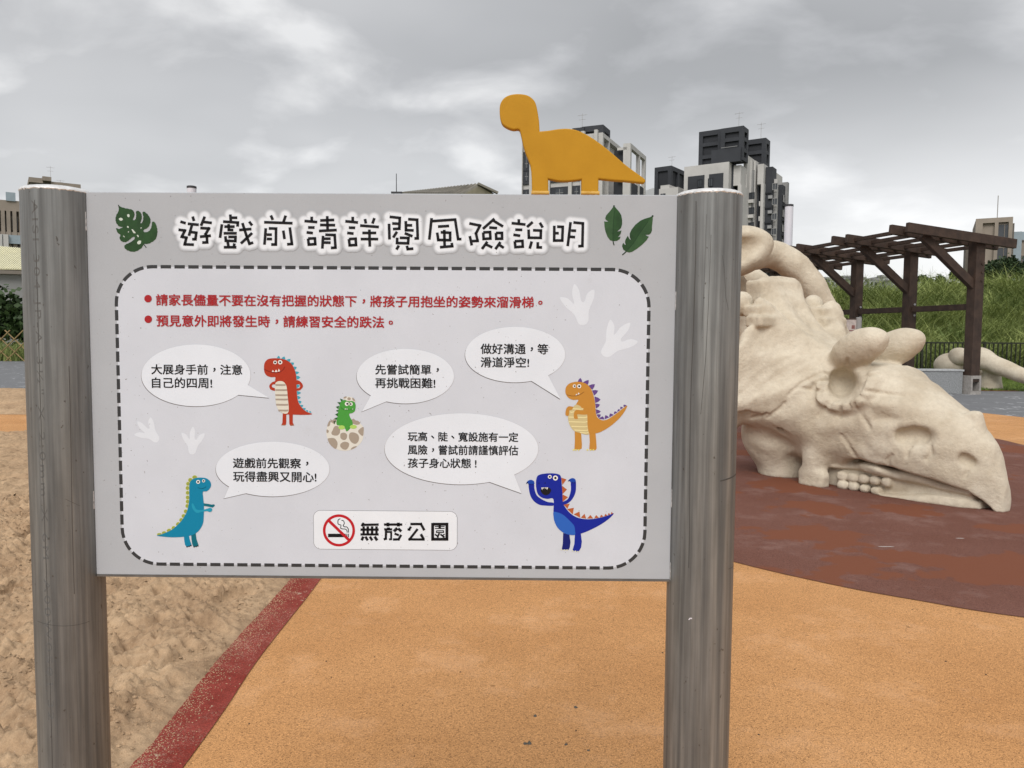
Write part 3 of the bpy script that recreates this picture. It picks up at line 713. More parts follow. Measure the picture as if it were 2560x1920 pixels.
# leaves in the corners
LG = mat('leaf_green_print', (0.020, 0.075, 0.018), 0.5, scale=60, c2=(0.012, 0.045, 0.012))
LG2 = mat('leaf_green_print_pale', (0.034, 0.095, 0.030), 0.5, scale=60, c2=(0.022, 0.065, 0.022)); LGD = flat('leaf_dark_print', (0.010, 0.030, 0.010))
LV = flat('leaf_vein_print', (0.012, 0.045, 0.014)); LW = flat('leaf_pale_print', (0.56, 0.63, 0.57))
def serr(pts, amp=3.0, k=7):
    o = smooth(pts, k); return [(x + amp * math.sin(i * 2.1), y + amp * math.cos(i * 2.7)) for i, (x, y) in enumerate(o)]
c_ = crop(280, 500, 11.85)
mon = [(188,140),(240,190),(330,225),(480,260),(600,290),(665,380),(665,470),(625,570),(650,600),(700,560),(718,470),(712,350),(745,320),(800,330),(860,390),(885,480),(880,570),(845,670),(870,690),(915,620),(928,490),(905,390),(930,345),(1000,370),(1100,480),(1145,600),(1115,740),(1060,820),(945,885),(935,925),(985,955),(1080,930),(1150,850),(1180,740),(1190,660),(1240,640),(1300,710),(1340,850),(1345,980),(1300,1150),(1180,1250),(1060,1300),(950,1310),(880,1420),(740,1510),(620,1535),(480,1500),(390,1440),(365,1370),(420,1310),(520,1265),(640,1185),(675,1130),(660,1090),(600,1110),(520,1180),(430,1240),(340,1245),(260,1200),(225,1120),(250,1030),(180,980),(120,840),(220,855),(320,800),(230,790),(140,700),(105,580),(130,450),(190,340),(205,250)]
p = Print(3); p.poly(c_([(x + 5 * math.sin(i * 2.3), y + 5 * math.cos(i * 1.9)) for i, (x, y) in enumerate(smooth(mon, 4))]), LG)
for h in ([(200,560),(250,525),(300,535),(330,580),(290,615),(240,610)], [(448,440),(490,415),(525,440),(520,500),(490,515),(460,485)], [(440,800),(470,768),(505,800),(485,830)],
          [(580,870),(620,868),(705,970),(690,990),(640,980)], [(838,830),(888,805),(870,855)], [(470,945),(495,925),(512,950),(490,965)], [(330,1065),(350,1055),(383,1095),(370,1108)],
          [(735,1045),(765,1028),(800,1075),(780,1108)], [(750,1250),(800,1200),(870,1210),(855,1290),(800,1318),(755,1295)]):
    p.poly(c_(h), LW, 4)
p.stroke(c_([(940, 1310), (1020, 1415)]), 2.0, LGD, 4); p.stroke(c_([(192, 145), (225, 225)]), 2.2, LGD, 4); p.build('printed_leaf', panel, label='printed split leaf with holes')
c_ = crop(1500, 500, 11.85)
p = Print(3)
p.poly(c_([(415,170),(500,270),(570,350),(630,450),(655,600),(655,720),(620,830),(560,890),(500,932),(570,925),(635,900),(615,990),(570,1060),(520,1100),(610,1085),(580,1160),(500,1210),(400,1220),(300,1195),(220,1090),(160,930),(135,800),(122,632),(180,640),(250,642),(170,585),(152,545),(180,460),(260,370),(350,260)]), LG2)
p.poly(c_([(425,200),(570,350),(630,450),(655,600),(655,720),(620,830),(560,890),(500,932),(570,925),(635,900),(615,990),(570,1060),(520,1100),(610,1085),(580,1160),(500,1210),(395,1215),(380,900),(420,400)]), LG, 4)
p.stroke(c_([(420, 330), (395, 700), (380, 1000), (385, 1215), (415, 1335)]), 1.6, LV, 5); p.stroke(c_([(385, 1225), (415, 1338)]), 2.4, LGD, 6); p.ell(*c_([(412, 180)])[0], 2, 2, LGD, 5)
p.build('printed_leaf', panel, label='printed upright feathered leaf')
p = Print(3)
p.poly(c_([(1565,460),(1560,600),(1540,780),(1540,900),(1510,980),(1455,1025),(1340,1035),(1400,1070),(1445,1085),(1380,1190),(1240,1330),(1100,1440),(950,1535),(860,1555),(780,1535),(690,1470),(655,1380),(660,1330),(690,1265),(720,1310),(760,1335),(740,1250),(750,1180),(820,1060),(870,1150),(915,1185),(880,1100),(880,1000),(930,880),(1050,730),(1200,610),(1340,550),(1480,510)]), LG)
p.poly(c_([(1565,470),(1560,600),(1540,780),(1540,900),(1510,980),(1455,1025),(1340,1035),(1400,1070),(1445,1085),(1380,1190),(1240,1330),(1100,1440),(950,1535),(860,1555),(790,1525),(980,1290),(1180,980),(1400,660)]), LG2, 4)
p.stroke(c_([(1420, 640), (1180, 980), (980, 1290), (770, 1530), (660, 1625)]), 1.6, LV, 5); p.stroke(c_([(770, 1530), (660, 1628)]), 2.4, LGD, 6); p.ell(*c_([(1558, 475)])[0], 2.2, 2.2, LGD, 5)
p.build('printed_leaf', panel, label='printed slanting feathered leaf')

# cartoon dinosaurs
def ink(n, c): return flat(n, c, 0.55)
WH = ink('white_ink', (0.78, 0.78, 0.76)); BL = ink('pupil_ink', (0.006, 0.006, 0.008))
def eye(p, c, cx, cy, r, rp, lay, col=WH, dx=0):
    x, y = c([(cx, cy)])[0]; s_ = 1 / c_scale; p.ell(x, y, r * s_, r * s_, col, lay, 20); p.ell(x + dx * s_, y, rp * s_, rp * s_, BL, lay + 1, 16)
def spike(p, c, a, tip, b, mt, lay, k=0.35):
    a, tip, b = map(np.array, (a, tip, b)); m1 = (a + tip) / 2 + (tip - b) * 0.10; m2 = (b + tip) / 2 + (tip - a) * 0.10
    p.poly(c([tuple(a), tuple(m1), tuple(tip), tuple(m2), tuple(b)]), mt, lay)
# red
c_scale = 7.9; c_ = crop(640, 870, 7.9); p = Print(3)
RD = ink('dino_red_ink', (0.385, 0.035, 0.012)); TQ = ink('turquoise_ink', (0.045, 0.33, 0.44)); CRM = ink('cream_ink', (0.66, 0.645, 0.56)); TAU = ink('taupe_ink', (0.36, 0.30, 0.25)); RDD = ink('dark_red_ink', (0.20, 0.012, 0.008))
for a, t_, b in (((410,205),(450,152),(480,205)), ((500,212),(560,165),(580,232)), ((595,235),(682,215),(660,280)), ((670,290),(752,290),(722,352)), ((730,370),(806,375),(765,438)), ((775,460),(855,480),(790,525)), ((790,540),(880,578),(805,622)),
                 ((805,720),(868,745),(805,790)), ((810,850),(892,885),(815,925)), ((815,942),(885,975),(828,1018)), ((830,1040),(900,1055),(865,1105)), ((868,1125),(936,1130),(900,1178)), ((915,1185),(985,1190),(955,1235)), ((975,1238),(1020,1225),(1030,1268)), ((1045,1265),(1075,1243),(1095,1285))):
    spike(p, c_, a, t_, b, TQ, 3)
p.poly(c_(smooth([(400,660),(330,670),(265,740),(290,820),(380,845),(380,800),(320,770),(325,725),(380,712)], 4)), RD, 4)
p.poly(c_(smooth([(800,635),(880,665),(930,750),(880,825),(800,845),(800,798),(850,790),(872,752),(850,715),(800,715)], 4)), RD, 4)
p.poly(c_([(x, y) for x, y in smooth([(160,400),(170,300),(230,225),(330,203),(450,205),(570,228),(680,290),(750,390),(790,520),(800,650),(805,850),(825,1020),(870,1130),(960,1230),(1040,1275),(1105,1297),(1080,1315),(900,1320),(650,1312),(560,1305),(450,1200),(395,1000),(382,760),(380,640),(380,577),(300,575),(215,545),(170,480)], 4)]), RD, 5)
p.poly(c_(smooth([(380,715),(420,665),(475,652),(540,665),(590,720),(612,800),(630,980),(650,1200),(630,1280),(580,1298),(500,1270),(430,1200),(395,1080),(382,900)], 4)), CRM, 6)
for y0, xa, xb in ((712, 383, 585), (812, 383, 612), (912, 383, 622), (998, 384, 630), (1102, 396, 636), (1215, 440, 640)):
    p.poly(c_([(xa, y0), (xb - 30, y0 + 2), (xb, y0 - 2), (xb + 2, y0 + 34), (xb - 60, y0 + 38), (xa + 6, y0 + 34)]), TAU, 7)
p.poly(c_([(530,1290),(600,1290),(600,1450),(597,1510),(560,1530),(500,1525),(522,1480)]), RD, 4); p.poly(c_([(655,1290),(728,1290),(728,1470),(755,1530),(680,1535),(660,1500)]), RD, 4)
p.stroke(c_(smooth([(160,415),(240,455),(330,482),(400,488),(480,470),(540,425),(570,370)], 4, False)), 1.5, RDD, 6)
for q in ([(315,470),(338,432),(360,472)], [(370,473),(400,425),(428,473)], [(433,468),(452,408),(478,455)]): p.poly(c_(q), WH, 7)
eye(p, c_, 380, 283, 36, 20, 7); eye(p, c_, 480, 280, 43, 21, 7)
for x, y in ((212, 312), (305, 332)): p.ell(*c_([(x, y)])[0], 0.9, 0.9, RDD, 6, 10)
for x in (525, 550, 575, 695, 718, 742): p.ell(*c_([(x, 1520)])[0], 1.0, 1.0, ink('claw_ink', (0.30, 0.25, 0.12)), 6, 8)
p.build('printed_dinosaur', panel, label='red cartoon dinosaur with turquoise spikes')
# orange with purple spikes
c_scale = 7.215; c_ = crop(1380, 920, 7.215); p = Print(3)
OR = ink('dino_orange_ink', (0.50, 0.230, 0.035)); PU = ink('purple_ink', (0.115, 0.060, 0.235)); SD_ = ink('belly_sand_ink', (0.56, 0.47, 0.24)); YL = ink('belly_yellow_ink', (0.76, 0.68, 0.36)); ORD = ink('brown_ink', (0.20, 0.07, 0.015))
for a, t_, b in (((462,250),(512,178),(548,258)), ((560,258),(660,215),(645,305)), ((655,318),(775,290),(725,395)), ((722,403),(832,408),(760,498)), ((765,512),(876,568),(780,632)), ((780,642),(868,662),(795,732)), ((788,742),(882,785),(798,828)), ((800,838),(880,840),(845,905)),
                 ((842,918),(912,872),(945,928)), ((950,925),(965,850),(1030,890)), ((1035,890),(1045,820),(1112,845)), ((1115,835),(1130,780),(1178,802)), ((1175,795),(1195,742),(1232,758)), ((1235,748),(1235,698),(1285,715)), ((1295,705),(1292,660),(1350,678))):
    spike(p, c_, a, t_, b, PU, 3)
p.poly(c_(smooth([(240,420),(255,340),(320,275),(430,248),(540,255),(640,300),(710,390),(755,520),(780,660),(790,800),(820,890),(900,940),(1000,925),(1120,850),(1240,760),(1355,675),(1310,780),(1200,920),(1050,1050),(900,1140),(800,1175),(660,1170),(500,1130),(400,1000),(380,800),(430,660),(475,575),(380,575),(300,540),(255,480)], 4)), OR, 5)
p.poly(c_([(408,1120),(525,1160),(540,1380),(537,1450),(500,1470),(405,1465),(405,1440),(412,1300)]), OR, 4); p.poly(c_([(670,1150),(785,1170),(800,1350),(805,1450),(785,1482),(680,1480),(672,1455),(680,1330)]), OR, 4)
p.poly(c_(smooth([(430,662),(500,680),(555,745),(600,780),(635,850),(640,1020),(655,1130),(665,1195),(600,1198),(520,1175),(400,1135),(330,1050),(295,950),(290,860),(320,760),(380,700)], 4)), SD_, 6)
for y0, xa, xb in ((735, 375, 565), (790, 318, 400), (885, 295, 635), (968, 298, 638), (1052, 345, 640), (1120, 398, 645), (1165, 500, 660)):
    p.poly(c_([(xa, y0 - 10), (xb - 40, y0), (xb, y0 - 12), (xb, y0 + 8), (xb - 60, y0 + 16), (xa + 8, y0 + 8)]), YL, 7)
p.poly(c_(smooth([(380,700),(300,690),(255,740),(242,840),(280,865),(305,840),(312,765),(350,755),(372,725)], 4)), OR, 8)
p.poly(c_(smooth([(640,700),(560,760),(440,755),(400,800),(392,860),(405,912),(465,915),(462,880),(458,835),(560,840),(640,825)], 4)), OR, 8)
p.stroke(c_(smooth([(265,480),(350,502),(440,498),(520,470),(578,428)], 4, False)), 1.0, ORD, 7)
for q in ([(425,492),(438,462),(455,488)], [(460,480),(478,440),(498,468)]): p.poly(c_(q), WH, 8)
eye(p, c_, 404, 326, 30, 16, 8, dx=4); eye(p, c_, 490, 328, 37, 19, 8)
for x in (390, 430, 480, 640, 695, 745): p.ell(*c_([(x, 1475)])[0], 2.4, 1.8, ink('claw_yellow_ink', (0.72, 0.66, 0.16)), 8, 10)
p.build('printed_dinosaur', panel, label='orange cartoon dinosaur with purple spikes')
# blue roaring
c_scale = 6.91; c_ = crop(1300, 1160, 6.91); p = Print(3)
BU = ink('dino_blue_ink', (0.004, 0.016, 0.29)); BU2 = ink('belly_blue_ink', (0.022, 0.115, 0.48)); BUP = ink('paw_blue_ink', (0.006, 0.055, 0.36)); OG = ink('spike_rust_ink', (0.42, 0.105, 0.030)); BUD = ink('leg_blue_ink', (0.003, 0.010, 0.15))
for a, t_, b in (((712,235),(802,265),(732,365)), ((725,375),(812,440),(735,520)), ((735,525),(830,572),(735,655)), ((752,700),(858,685),(818,772)), ((812,778),(930,755),(912,870)), ((925,868),(1028,820),(1040,928)), ((1048,928),(1115,858),(1143,942)),
                 ((1158,942),(1215,878),(1265,940)), ((1280,938),(1315,880),(1365,930)), ((1375,925),(1402,875),(1445,908)), ((1452,905),(1475,858),(1510,890)), ((1515,885),(1530,845),(1562,870)), ((1568,868),(1578,828),(1612,852))):
    p.poly(c_([a, t_, b]), OG, 3)
p.poly(c_(smooth([(575,668),(480,655),(380,610),(290,540),(250,430),(243,340),(200,300),(150,340),(160,470),(190,570),(250,650),(340,705),(450,718),(575,718)], 4)), BU, 4)
p.poly(c_(smooth([(740,700),(820,680),(900,610),(955,500),(968,380),(960,290),(915,260),(878,320),(880,430),(860,530),(820,610),(740,655)], 4)), BU, 4)
for pp in ([(105,345),(125,300),(180,272),(235,290),(250,330),(240,345),(150,345),(130,325)], [(828,300),(850,265),(905,242),(950,260),(960,310),(880,318),(860,295)]): p.poly(c_(smooth(pp, 3)), BUP, 5)
p.poly(c_([(105,345),(125,300),(140,325)]), BL, 6); p.poly(c_([(828,302),(850,268),(858,292)]), BL, 6)
for x, y in ((155,350),(187,352),(222,350),(905,320),(938,322)): p.ell(*c_([(x, y)])[0], 1.5, 2.0, BUD, 6, 10)
p.poly(c_(smooth([(275,350),(290,230),(335,185),(440,163),(560,160),(660,175),(705,215),(720,330),(732,500),(740,660),(790,760),(870,850),(980,920),(1120,950),(1280,945),(1430,915),(1540,880),(1620,853),(1540,940),(1400,1040),(1230,1130),(1055,1200),(880,1225),(760,1190),(660,1110),(595,990),(577,830),(577,605),(470,602),(370,575),(300,500)], 4)), BU, 5)
p.poly(c_(smooth([(580,828),(660,838),(750,880),(850,970),(930,1060),(950,1150),(948,1222),(860,1222),(750,1185),(650,1100),(595,990),(578,900)], 4)), BU2, 6)
p.poly(c_([(745,1190),(855,1222),(872,1350),(860,1440),(840,1480),(720,1478),(738,1380)]), BUD, 4); p.poly(c_([(948,1210),(1050,1195),(1068,1340),(1055,1440),(1010,1520),(905,1495),(938,1380)]), BU, 4)
p.poly(c_(smooth([(362,430),(380,405),(430,400),(490,405),(530,430),(535,470),(500,520),(440,540),(390,515),(358,470)], 4)), BL, 6)
for q in ([(368,405),(395,404),(382,450)], [(398,404),(422,404),(410,428)], [(425,404),(450,404),(440,428)], [(452,404),(485,404),(465,446)]): p.poly(c_(q), WH, 7)
eye(p, c_, 514, 220, 33, 17, 7); eye(p, c_, 611, 240, 43, 21, 7)
for x, y in ((328, 332), (435, 327)): p.ell(*c_([(x, y)])[0], 2.0, 2.4, BUD, 6, 10)
for x, y in ((715,1478),(765,1485),(812,1485),(910,1500),(958,1505),(1000,1512)): p.ell(*c_([(x, y)])[0], 2.2, 1.7, ink('claw_cream_ink', (0.62, 0.64, 0.50)), 6, 10)
p.build('printed_dinosaur', panel, label='dark blue roaring cartoon dinosaur with raised arms')
# teal
c_scale = 7.9; c_ = crop(380, 1170, 7.9); p = Print(3)
TE = ink('dino_teal_ink', (0.0, 0.205, 0.36)); TE2 = ink('arm_teal_ink', (0.012, 0.29, 0.44)); TED = ink('leg_teal_ink', (0.0, 0.13, 0.18)); OL = ink('olive_ink', (0.30, 0.34, 0.06)); OLP = ink('pale_olive_ink', (0.62, 0.66, 0.30))
for (x, y, rx, ry, an) in ((845,182,45,36,0),(760,240,42,42,-.6),(712,310,34,34,0),(703,395,34,38,0),(705,488,34,36,0),(705,580,34,36,0),(705,662,34,36,0),(698,748,34,36,0),(668,855,36,36,.4),(625,945,38,34,.5),(578,1025,38,34,.6),(515,1105,40,32,.7),(425,1180,40,30,.5),(335,1230,42,28,.35),(238,1275,42,24,.2),(145,1305,44,20,.1)):
    xx, yy = c_([(x, y)])[0]; p.ell(xx, yy, rx / 7.9 + 0.7, ry / 7.9 + 0.7, OLP, 3, 20, -an); p.ell(xx, yy, rx / 7.9, ry / 7.9, OL, 4, 20, -an)
p.poly(c_([(1010,695),(1100,705),(1180,722),(1230,715),(1245,745),(1200,782),(1170,775),(1100,760),(1010,745)]), TED, 4)
p.poly(c_(smooth([(740,330),(770,250),(850,200),(970,188),(1080,205),(1150,265),(1168,340),(1140,410),(1080,460),(1008,472),(1015,600),(1028,750),(1025,950),(1010,1090),(950,1210),(865,1290),(740,1340),(600,1360),(420,1368),(250,1358),(95,1335),(200,1305),(380,1225),(520,1110),(620,990),(700,830),(735,650),(738,480)], 4)), TE, 5)
p.poly(c_([(630,1340),(730,1330),(755,1440),(785,1520),(760,1545),(690,1560),(655,1520),(640,1440)]), TE, 4); p.poly(c_([(775,1330),(865,1285),(880,1400),(920,1520),(890,1550),(820,1558),(795,1500),(780,1400)]), TED, 4)
p.poly(c_(smooth([(785,710),(815,700),(850,760),(890,820),(1000,825),(1100,800),(1150,785),(1190,805),(1180,850),(1140,868),(1080,850),(980,868),(900,885),(850,860),(800,790)], 4)), TE2, 7)
p.stroke(c_(smooth([(905,380),(950,400),(1000,402),(1045,385),(1072,362)], 4, False)), 1.2, TED, 7)
eye(p, c_, 915, 272, 38, 20, 7); eye(p, c_, 1022, 252, 30, 17, 7)
for x, y in ((695,1555),(735,1545),(770,1530),(835,1555),(875,1548),(908,1535)): p.ell(*c_([(x, y)])[0], 2.0, 1.6, BL, 6, 10)
p.build('printed_dinosaur', panel, label='teal cartoon dinosaur with olive scales')
# green hatchling
c_scale = 9.76; c_ = crop(800, 970, 9.76); p = Print(3)
GR = ink('dino_green_ink', (0.060, 0.30, 0.045)); GRD = ink('dark_green_ink', (0.018, 0.10, 0.022)); SH_ = ink('shell_ink', (0.66, 0.655, 0.60)); GRL = ink('paw_green_ink', (0.38, 0.60, 0.13)); BG_ = ink('shell_spot_ink', (0.34, 0.29, 0.235))
p.poly(c_(smooth([(200,900),(330,800),(450,780),(700,800),(900,800),(1000,880),(1065,980),(1065,1150),(1020,1300),(900,1430),(750,1510),(600,1530),(430,1500),(280,1400),(190,1250),(155,1100),(165,980)], 4)), SH_, 3)
p.poly(c_([(345,880),(215,790),(260,800),(255,750),(300,790),(360,740),(400,800)]), BG_, 4); p.poly(c_([(740,790),(820,745),(870,790),(930,800),(975,840),(1005,795),(965,885),(900,900),(800,870)]), BG_, 4)
for q in ([(490,255),(565,285),(515,330)], [(420,345),(520,345),(480,410)], [(385,460),(470,430),(445,515)], [(388,548),(455,530),(435,585)], [(368,645),(440,605),(430,692)], [(350,740),(435,710),(400,780)], [(325,820),(395,780),(360,890)]): p.poly(c_(q), GRD, 4)
p.poly(c_(smooth([(560,300),(700,285),(820,320),(868,400),(868,480),(850,560),(790,610),(715,630),(740,720),(785,800),(800,890),(735,990),(650,1060),(610,985),(500,920),(420,905),(400,830),(430,700),(450,540),(480,420),(510,340)], 4)), GR, 5)
p.poly(c_(smooth([(560,240),(660,205),(780,225),(860,300),(850,345),(790,315),(700,320),(620,290)], 4)), SH_, 6)
for cx, cy, rx, ry, a in ((615,230,42,22,-.4),(712,262,42,36,0),(820,280,50,24,1.0)): p.ell(*c_([(cx, cy)])[0], rx / 9.76, ry / 9.76, BG_, 7, 20, a)
for cx, cy, rx, ry in ((530,960,80,50),(815,945,85,48)): p.ell(*c_([(cx, cy)])[0], rx / 9.76, ry / 9.76, GRL, 6, 24)
p.poly(c_([(600,940),(700,940),(700,985),(650,1062),(615,985)]), GR, 7)
for pts in ([(380,925),(450,940),(490,1000),(485,1090),(440,1150),(370,1160),(300,1140),(280,1090),(310,1030),(340,960)], [(520,1100),(600,1090),(655,1130),(660,1200),(620,1260),(560,1262),(505,1220),(498,1150)], [(740,1090),(830,1085),(920,1130),(955,1210),(930,1310),(860,1360),(780,1330),(720,1250),(708,1160)],
            [(1060,950),(1062,1080),(1045,1165),(980,1130),(932,1055),(970,1000)], [(190,1240),(260,1220),(350,1225),(410,1290),(430,1370),(390,1480),(310,1440),(230,1350)], [(500,1370),(560,1320),(640,1312),(710,1350),(700,1430),(640,1500),(560,1490),(500,1430)], [(750,1500),(800,1440),(900,1415),(850,1460)], [(180,930),(210,830),(255,800),(245,890),(215,930)], [(165,1010),(215,1040),(205,1085),(165,1090)]):
    p.poly(c_(smooth(pts, 3)), BG_, 5 if pts[0] != (380,925) else 4)
p.stroke(c_(smooth([(510,470),(560,515),(640,532),(760,532),(840,520)], 4, False)), 0.9, GRD, 6)
for q in ([(598,520),(622,492),(640,522)], [(645,522),(662,497),(682,522)], [(785,520),(800,500),(818,520)]): p.poly(c_(q), WH, 7)
eye(p, c_, 658, 385, 50, 26, 7, dx=12); eye(p, c_, 758, 390, 42, 22, 7, dx=-8)
p.build('printed_dinosaur', panel, label='green cartoon dinosaur hatching from a spotted egg')

# no smoking label
c_scale = 5.672; c_ = crop(770, 1260, 5.672)
a0 = art(784, 1276); a1 = art(1142.5, 1372.5); zt_, zb_ = a0[1], art(784, 1372)[1]
p = Print(3); p.poly(rrect(a0[0] - .0005, a1[0] + .0005, zb_ - .0005, zt_ + .0005, 0.0115), EDGE, 3, raw=True); p.poly(rrect(a0[0], a1[0], zb_, zt_, 0.011), M['halo'], 4, raw=True)
sticker = p.build('no_smoking_label', panel)
p = Print(5); cx, cy = c_([(440, 373)])[0]
def ring(cx, cy, r1, r2, mt, lay):
    o = [(cx + r1 * math.cos(2 * PI * k / 64), cy + r1 * math.sin(2 * PI * k / 64)) for k in range(64)]; i_ = [(cx + r2 * math.cos(2 * PI * k / 64), cy + r2 * math.sin(2 * PI * k / 64)) for k in range(64)]
    for k in range(64): p.poly([o[k], o[(k + 1) % 64], i_[(k + 1) % 64], i_[k]], mt, lay)
p.poly(c_([(285, 420), (537, 420), (537, 470), (285, 470)]), INK, 5); p.poly(c_([(546, 420), (558, 420), (558, 470), (546, 470)]), INK, 5); p.poly(c_([(567, 420), (580, 420), (580, 470), (567, 470)]), INK, 5)
p.stroke(c_(smooth([(460,208),(430,225),(425,270),(440,290),(468,300),(465,340),(490,352),(530,355),(552,375),(556,405)], 4, False)), 2.0, INK, 5)
p.stroke(c_(smooth([(475,228),(505,240),(515,275),(500,305),(520,322),(550,325),(572,355),(576,405)], 4, False)), 2.0, INK, 5)
ring(cx, cy, 40.2, 33.6, flat('sign_red_ink', (0.47, 0.012, 0.020), 0.4), 6); p.stroke([(cx - 26, cy - 25), (cx + 26, cy + 25)], 7.0, bpy.data.materials['sign_red_ink'], 7)
p.build('no_smoking_symbol', panel)
p = Print(6)
BOLD = [([(758,295),(1003,290)],34),([(790,265),(760,312)],30),([(790,315),(790,440)],34),([(848,315),(848,440)],36),([(910,315),(910,440)],36),([(972,315),(972,440)],36),([(745,362),(1003,362)],34),([(745,430),(1003,430)],32),
 ([(785,460),(762,515)],38),([(815,460),(848,515)],36),([(878,460),(912,515)],36),([(945,460),(982,515)],40),
 ([(1078,290),(1338,290)],34),([(1135,263),(1135,318)],42),([(1282,263),(1282,318)],42),([(1080,358),(1195,358)],32),([(1140,330),(1140,370)],44),([(1108,370),(1104,490),(1075,502)],34),([(1115,395),(1180,395),(1180,498),(1150,500)],28),
 ([(1268,340),(1218,388)],44),([(1278,345),(1325,388)],40),([(1228,418),(1290,442)],32),([(1322,435),(1285,500),(1205,502)],34),
 ([(1452,283),(1602,283),(1650,372)],36),([(1462,318),(1436,360),(1412,360)],34),([(1556,352),(1440,500),(1655,502)],34),([(1600,425),(1642,500)],38),
 ([(1768,285),(1970,285),(1970,498),(1768,498),(1768,268)],42),([(1800,318),(1938,318)],14),([(1868,298),(1868,346)],36),([(1800,346),(1938,346)],14),([(1822,378),(1922,378),(1922,402),(1822,402),(1822,378)],15),([(1862,410),(1836,475)],26),([(1800,428),(1835,452)],22),([(1878,428),(1936,472)],26),([(1938,425),(1905,448)],18)]
for q, wd in BOLD: p.stroke(c_(q), wd / 5.672, INK, 6)
p.build('bold_lettering', panel)

# ochre dinosaur cut from plate, welded on the top edge
c_ = crop(1200, 200, 2.765)
dn = [(135,210),(140,160),(165,120),(205,98),(260,90),(320,97),(360,120),(385,155),(400,220),(410,290),(413,350),(470,345),(540,334),(610,331),(680,345),(760,385),(840,440),(920,505),(1000,575),(1080,635),(1135,675),(1147,692),(1138,708),(1110,706),(1000,695),(920,690),(822,680),(820,792),(703,792),(703,684),(660,690),(590,696),(530,692),(472,680),(474,792),(360,792),(358,680),(350,590),(320,510),(300,450),(285,380),(270,338),(230,338),(190,325),(155,300),(140,260)]
sharp_ = {10, 26, 27, 28, 29, 33, 34, 35}
out_ = []
for i in range(len(dn)):
    n = len(dn)
    if i in sharp_ or (i + 1) % n in sharp_: out_.append(dn[i]); continue
    p0, p1, p2, p3 = [np.array(dn[(i + k) % n], float) for k in (-1, 0, 1, 2)]
    for q in range(4):
        t = q / 4; out_.append(tuple(0.5 * ((2 * p1) + (-p0 + p2) * t + (2 * p0 - 5 * p1 + 4 * p2 - p3) * t * t + (-p0 + 3 * p1 - 3 * p2 + p3) * t ** 3)))
P2 = [art(*q) for q in c_(out_)]
P2 = [(x, max(z, SZT)) for x, z in P2]
bm = bmesh.new(); yf = -PF + 0.003; vs = [bm.verts.new((x, yf, z)) for x, z in P2]
f = bm.faces.new(vs)
if f.normal.y > 0: f.normal_flip()
ex = bmesh.ops.extrude_face_region(bm, geom=[f]); ev = [v for v in ex['geom'] if isinstance(v, bmesh.types.BMVert)]
bmesh.ops.translate(bm, verts=ev, vec=(0, 0.013, 0)); bmesh.ops.recalc_face_normals(bm, faces=bm.faces)
rim = [e for e in bm.edges if abs(e.verts[0].co.y - e.verts[1].co.y) < 1e-6]
bmesh.ops.bevel(bm, geom=rim, offset=0.0018, segments=2, affect='EDGES', profile=0.5, clamp_overlap=True)
big = [f for f in bm.faces if len(f.verts) > 8]; bmesh.ops.triangulate(bm, faces=big)
me = bpy.data.meshes.new('dinosaur_cutout'); bm.to_mesh(me); bm.free(); me.materials.append(M['yellow'])
for pg in me.polygons: pg.use_smooth = True
me.set_sharp_from_angle(angle=R_(18))
cut = bpy.data.objects.new('dinosaur_cutout', me); COL.objects.link(cut); put(cut, sign, label='ochre long-necked dinosaur silhouette on the board top')
for xa, xb in ((355, 478), (699, 826)):
    x0 = art(1200 + xa / 2.765, 480)[0]; x1 = art(1200 + xb / 2.765, 480)[0]
    mb = MB(); k = 10
    mb.tube([(x0 + (x1 - x0) * i / k, yf - 0.001, SZT + 0.0022) for i in range(k + 1)], [0.0034 + 0.0009 * mnoise.noise(Vector((i * 1.3, xa, 0))) for i in range(k + 1)], 10)
    mb.build('foot_weld', M['yellow_foot'], cut, smooth=True)

# ------------------------------------------------------------------ ground
def sheet(name, pts, z, mt, hole=None, **kw):
    loops = [[Vector((x, y, 0)) for x, y in pts]]
    tris = tessellate_polygon(loops); mb = MB()
    fs = []
    for a, b, c in tris:
        A, B, C_ = loops[0][a], loops[0][b], loops[0][c]
        fs.append((a, b, c) if (B - A).cross(C_ - A).z > 0 else (a, c, b))
    mb.add([(x, y, z) for x, y in pts], fs); return mb.build(name, mt, **kw)
mb = MB(); mb.add([(-3000, -600, -0.02), (3000, -600, -0.02), (3000, 4200, -0.02), (-3000, 4200, -0.02)], [(0, 1, 2, 3)])
mb.build('ground', M['soil'], kind='structure')
GREY = [(-60, 17.35), (-12, 17.35), (-5, 17.6), (2, 17.2), (6.6, 15.6), (8.57, 13.9), (8.84, 13.09), (10, 11.5), (13, 9.5), (17, 9), (26, 9), (26, 19.75), (12.4, 19.75), (11.0, 20.4), (10.4, 33), (-10, 36.3), (-60, 36.3)]
sheet('grey_rubber_path', GREY, 0.000, M['grey_pave'], kind='structure')
OR_ = [(-60, -6), (26, -6), (26, 9.0), (17, 9.0), (13, 9.5), (10, 11.5)] + [(8.84, 13.09), (8.57, 13.9), (6.6, 15.6), (2, 17.2), (-5, 17.6), (-12, 17.3), (-60, 17.3)]
sheet('orange_rubber_floor', OR_, 0.004, M['orange'], kind='structure')
mar = smooth([(1.34,4.49),(1.76,4.08),(2.08,3.85),(2.49,3.61),(3.4,3.3),(4.6,3.5),(5.7,4.9),(6.3,7.0),(6.5,8.6),(6.52,9.62),(6.53,10.35),(6.2,11.8),(5.0,13.2),(3.0,13.8),(1.2,13.0),(0.2,11.0),(0.0,8.6),(0.3,6.4),(0.8,5.2)], 6)
sheet('maroon_rubber_area', mar, 0.008, M['maroon'], kind='structure')

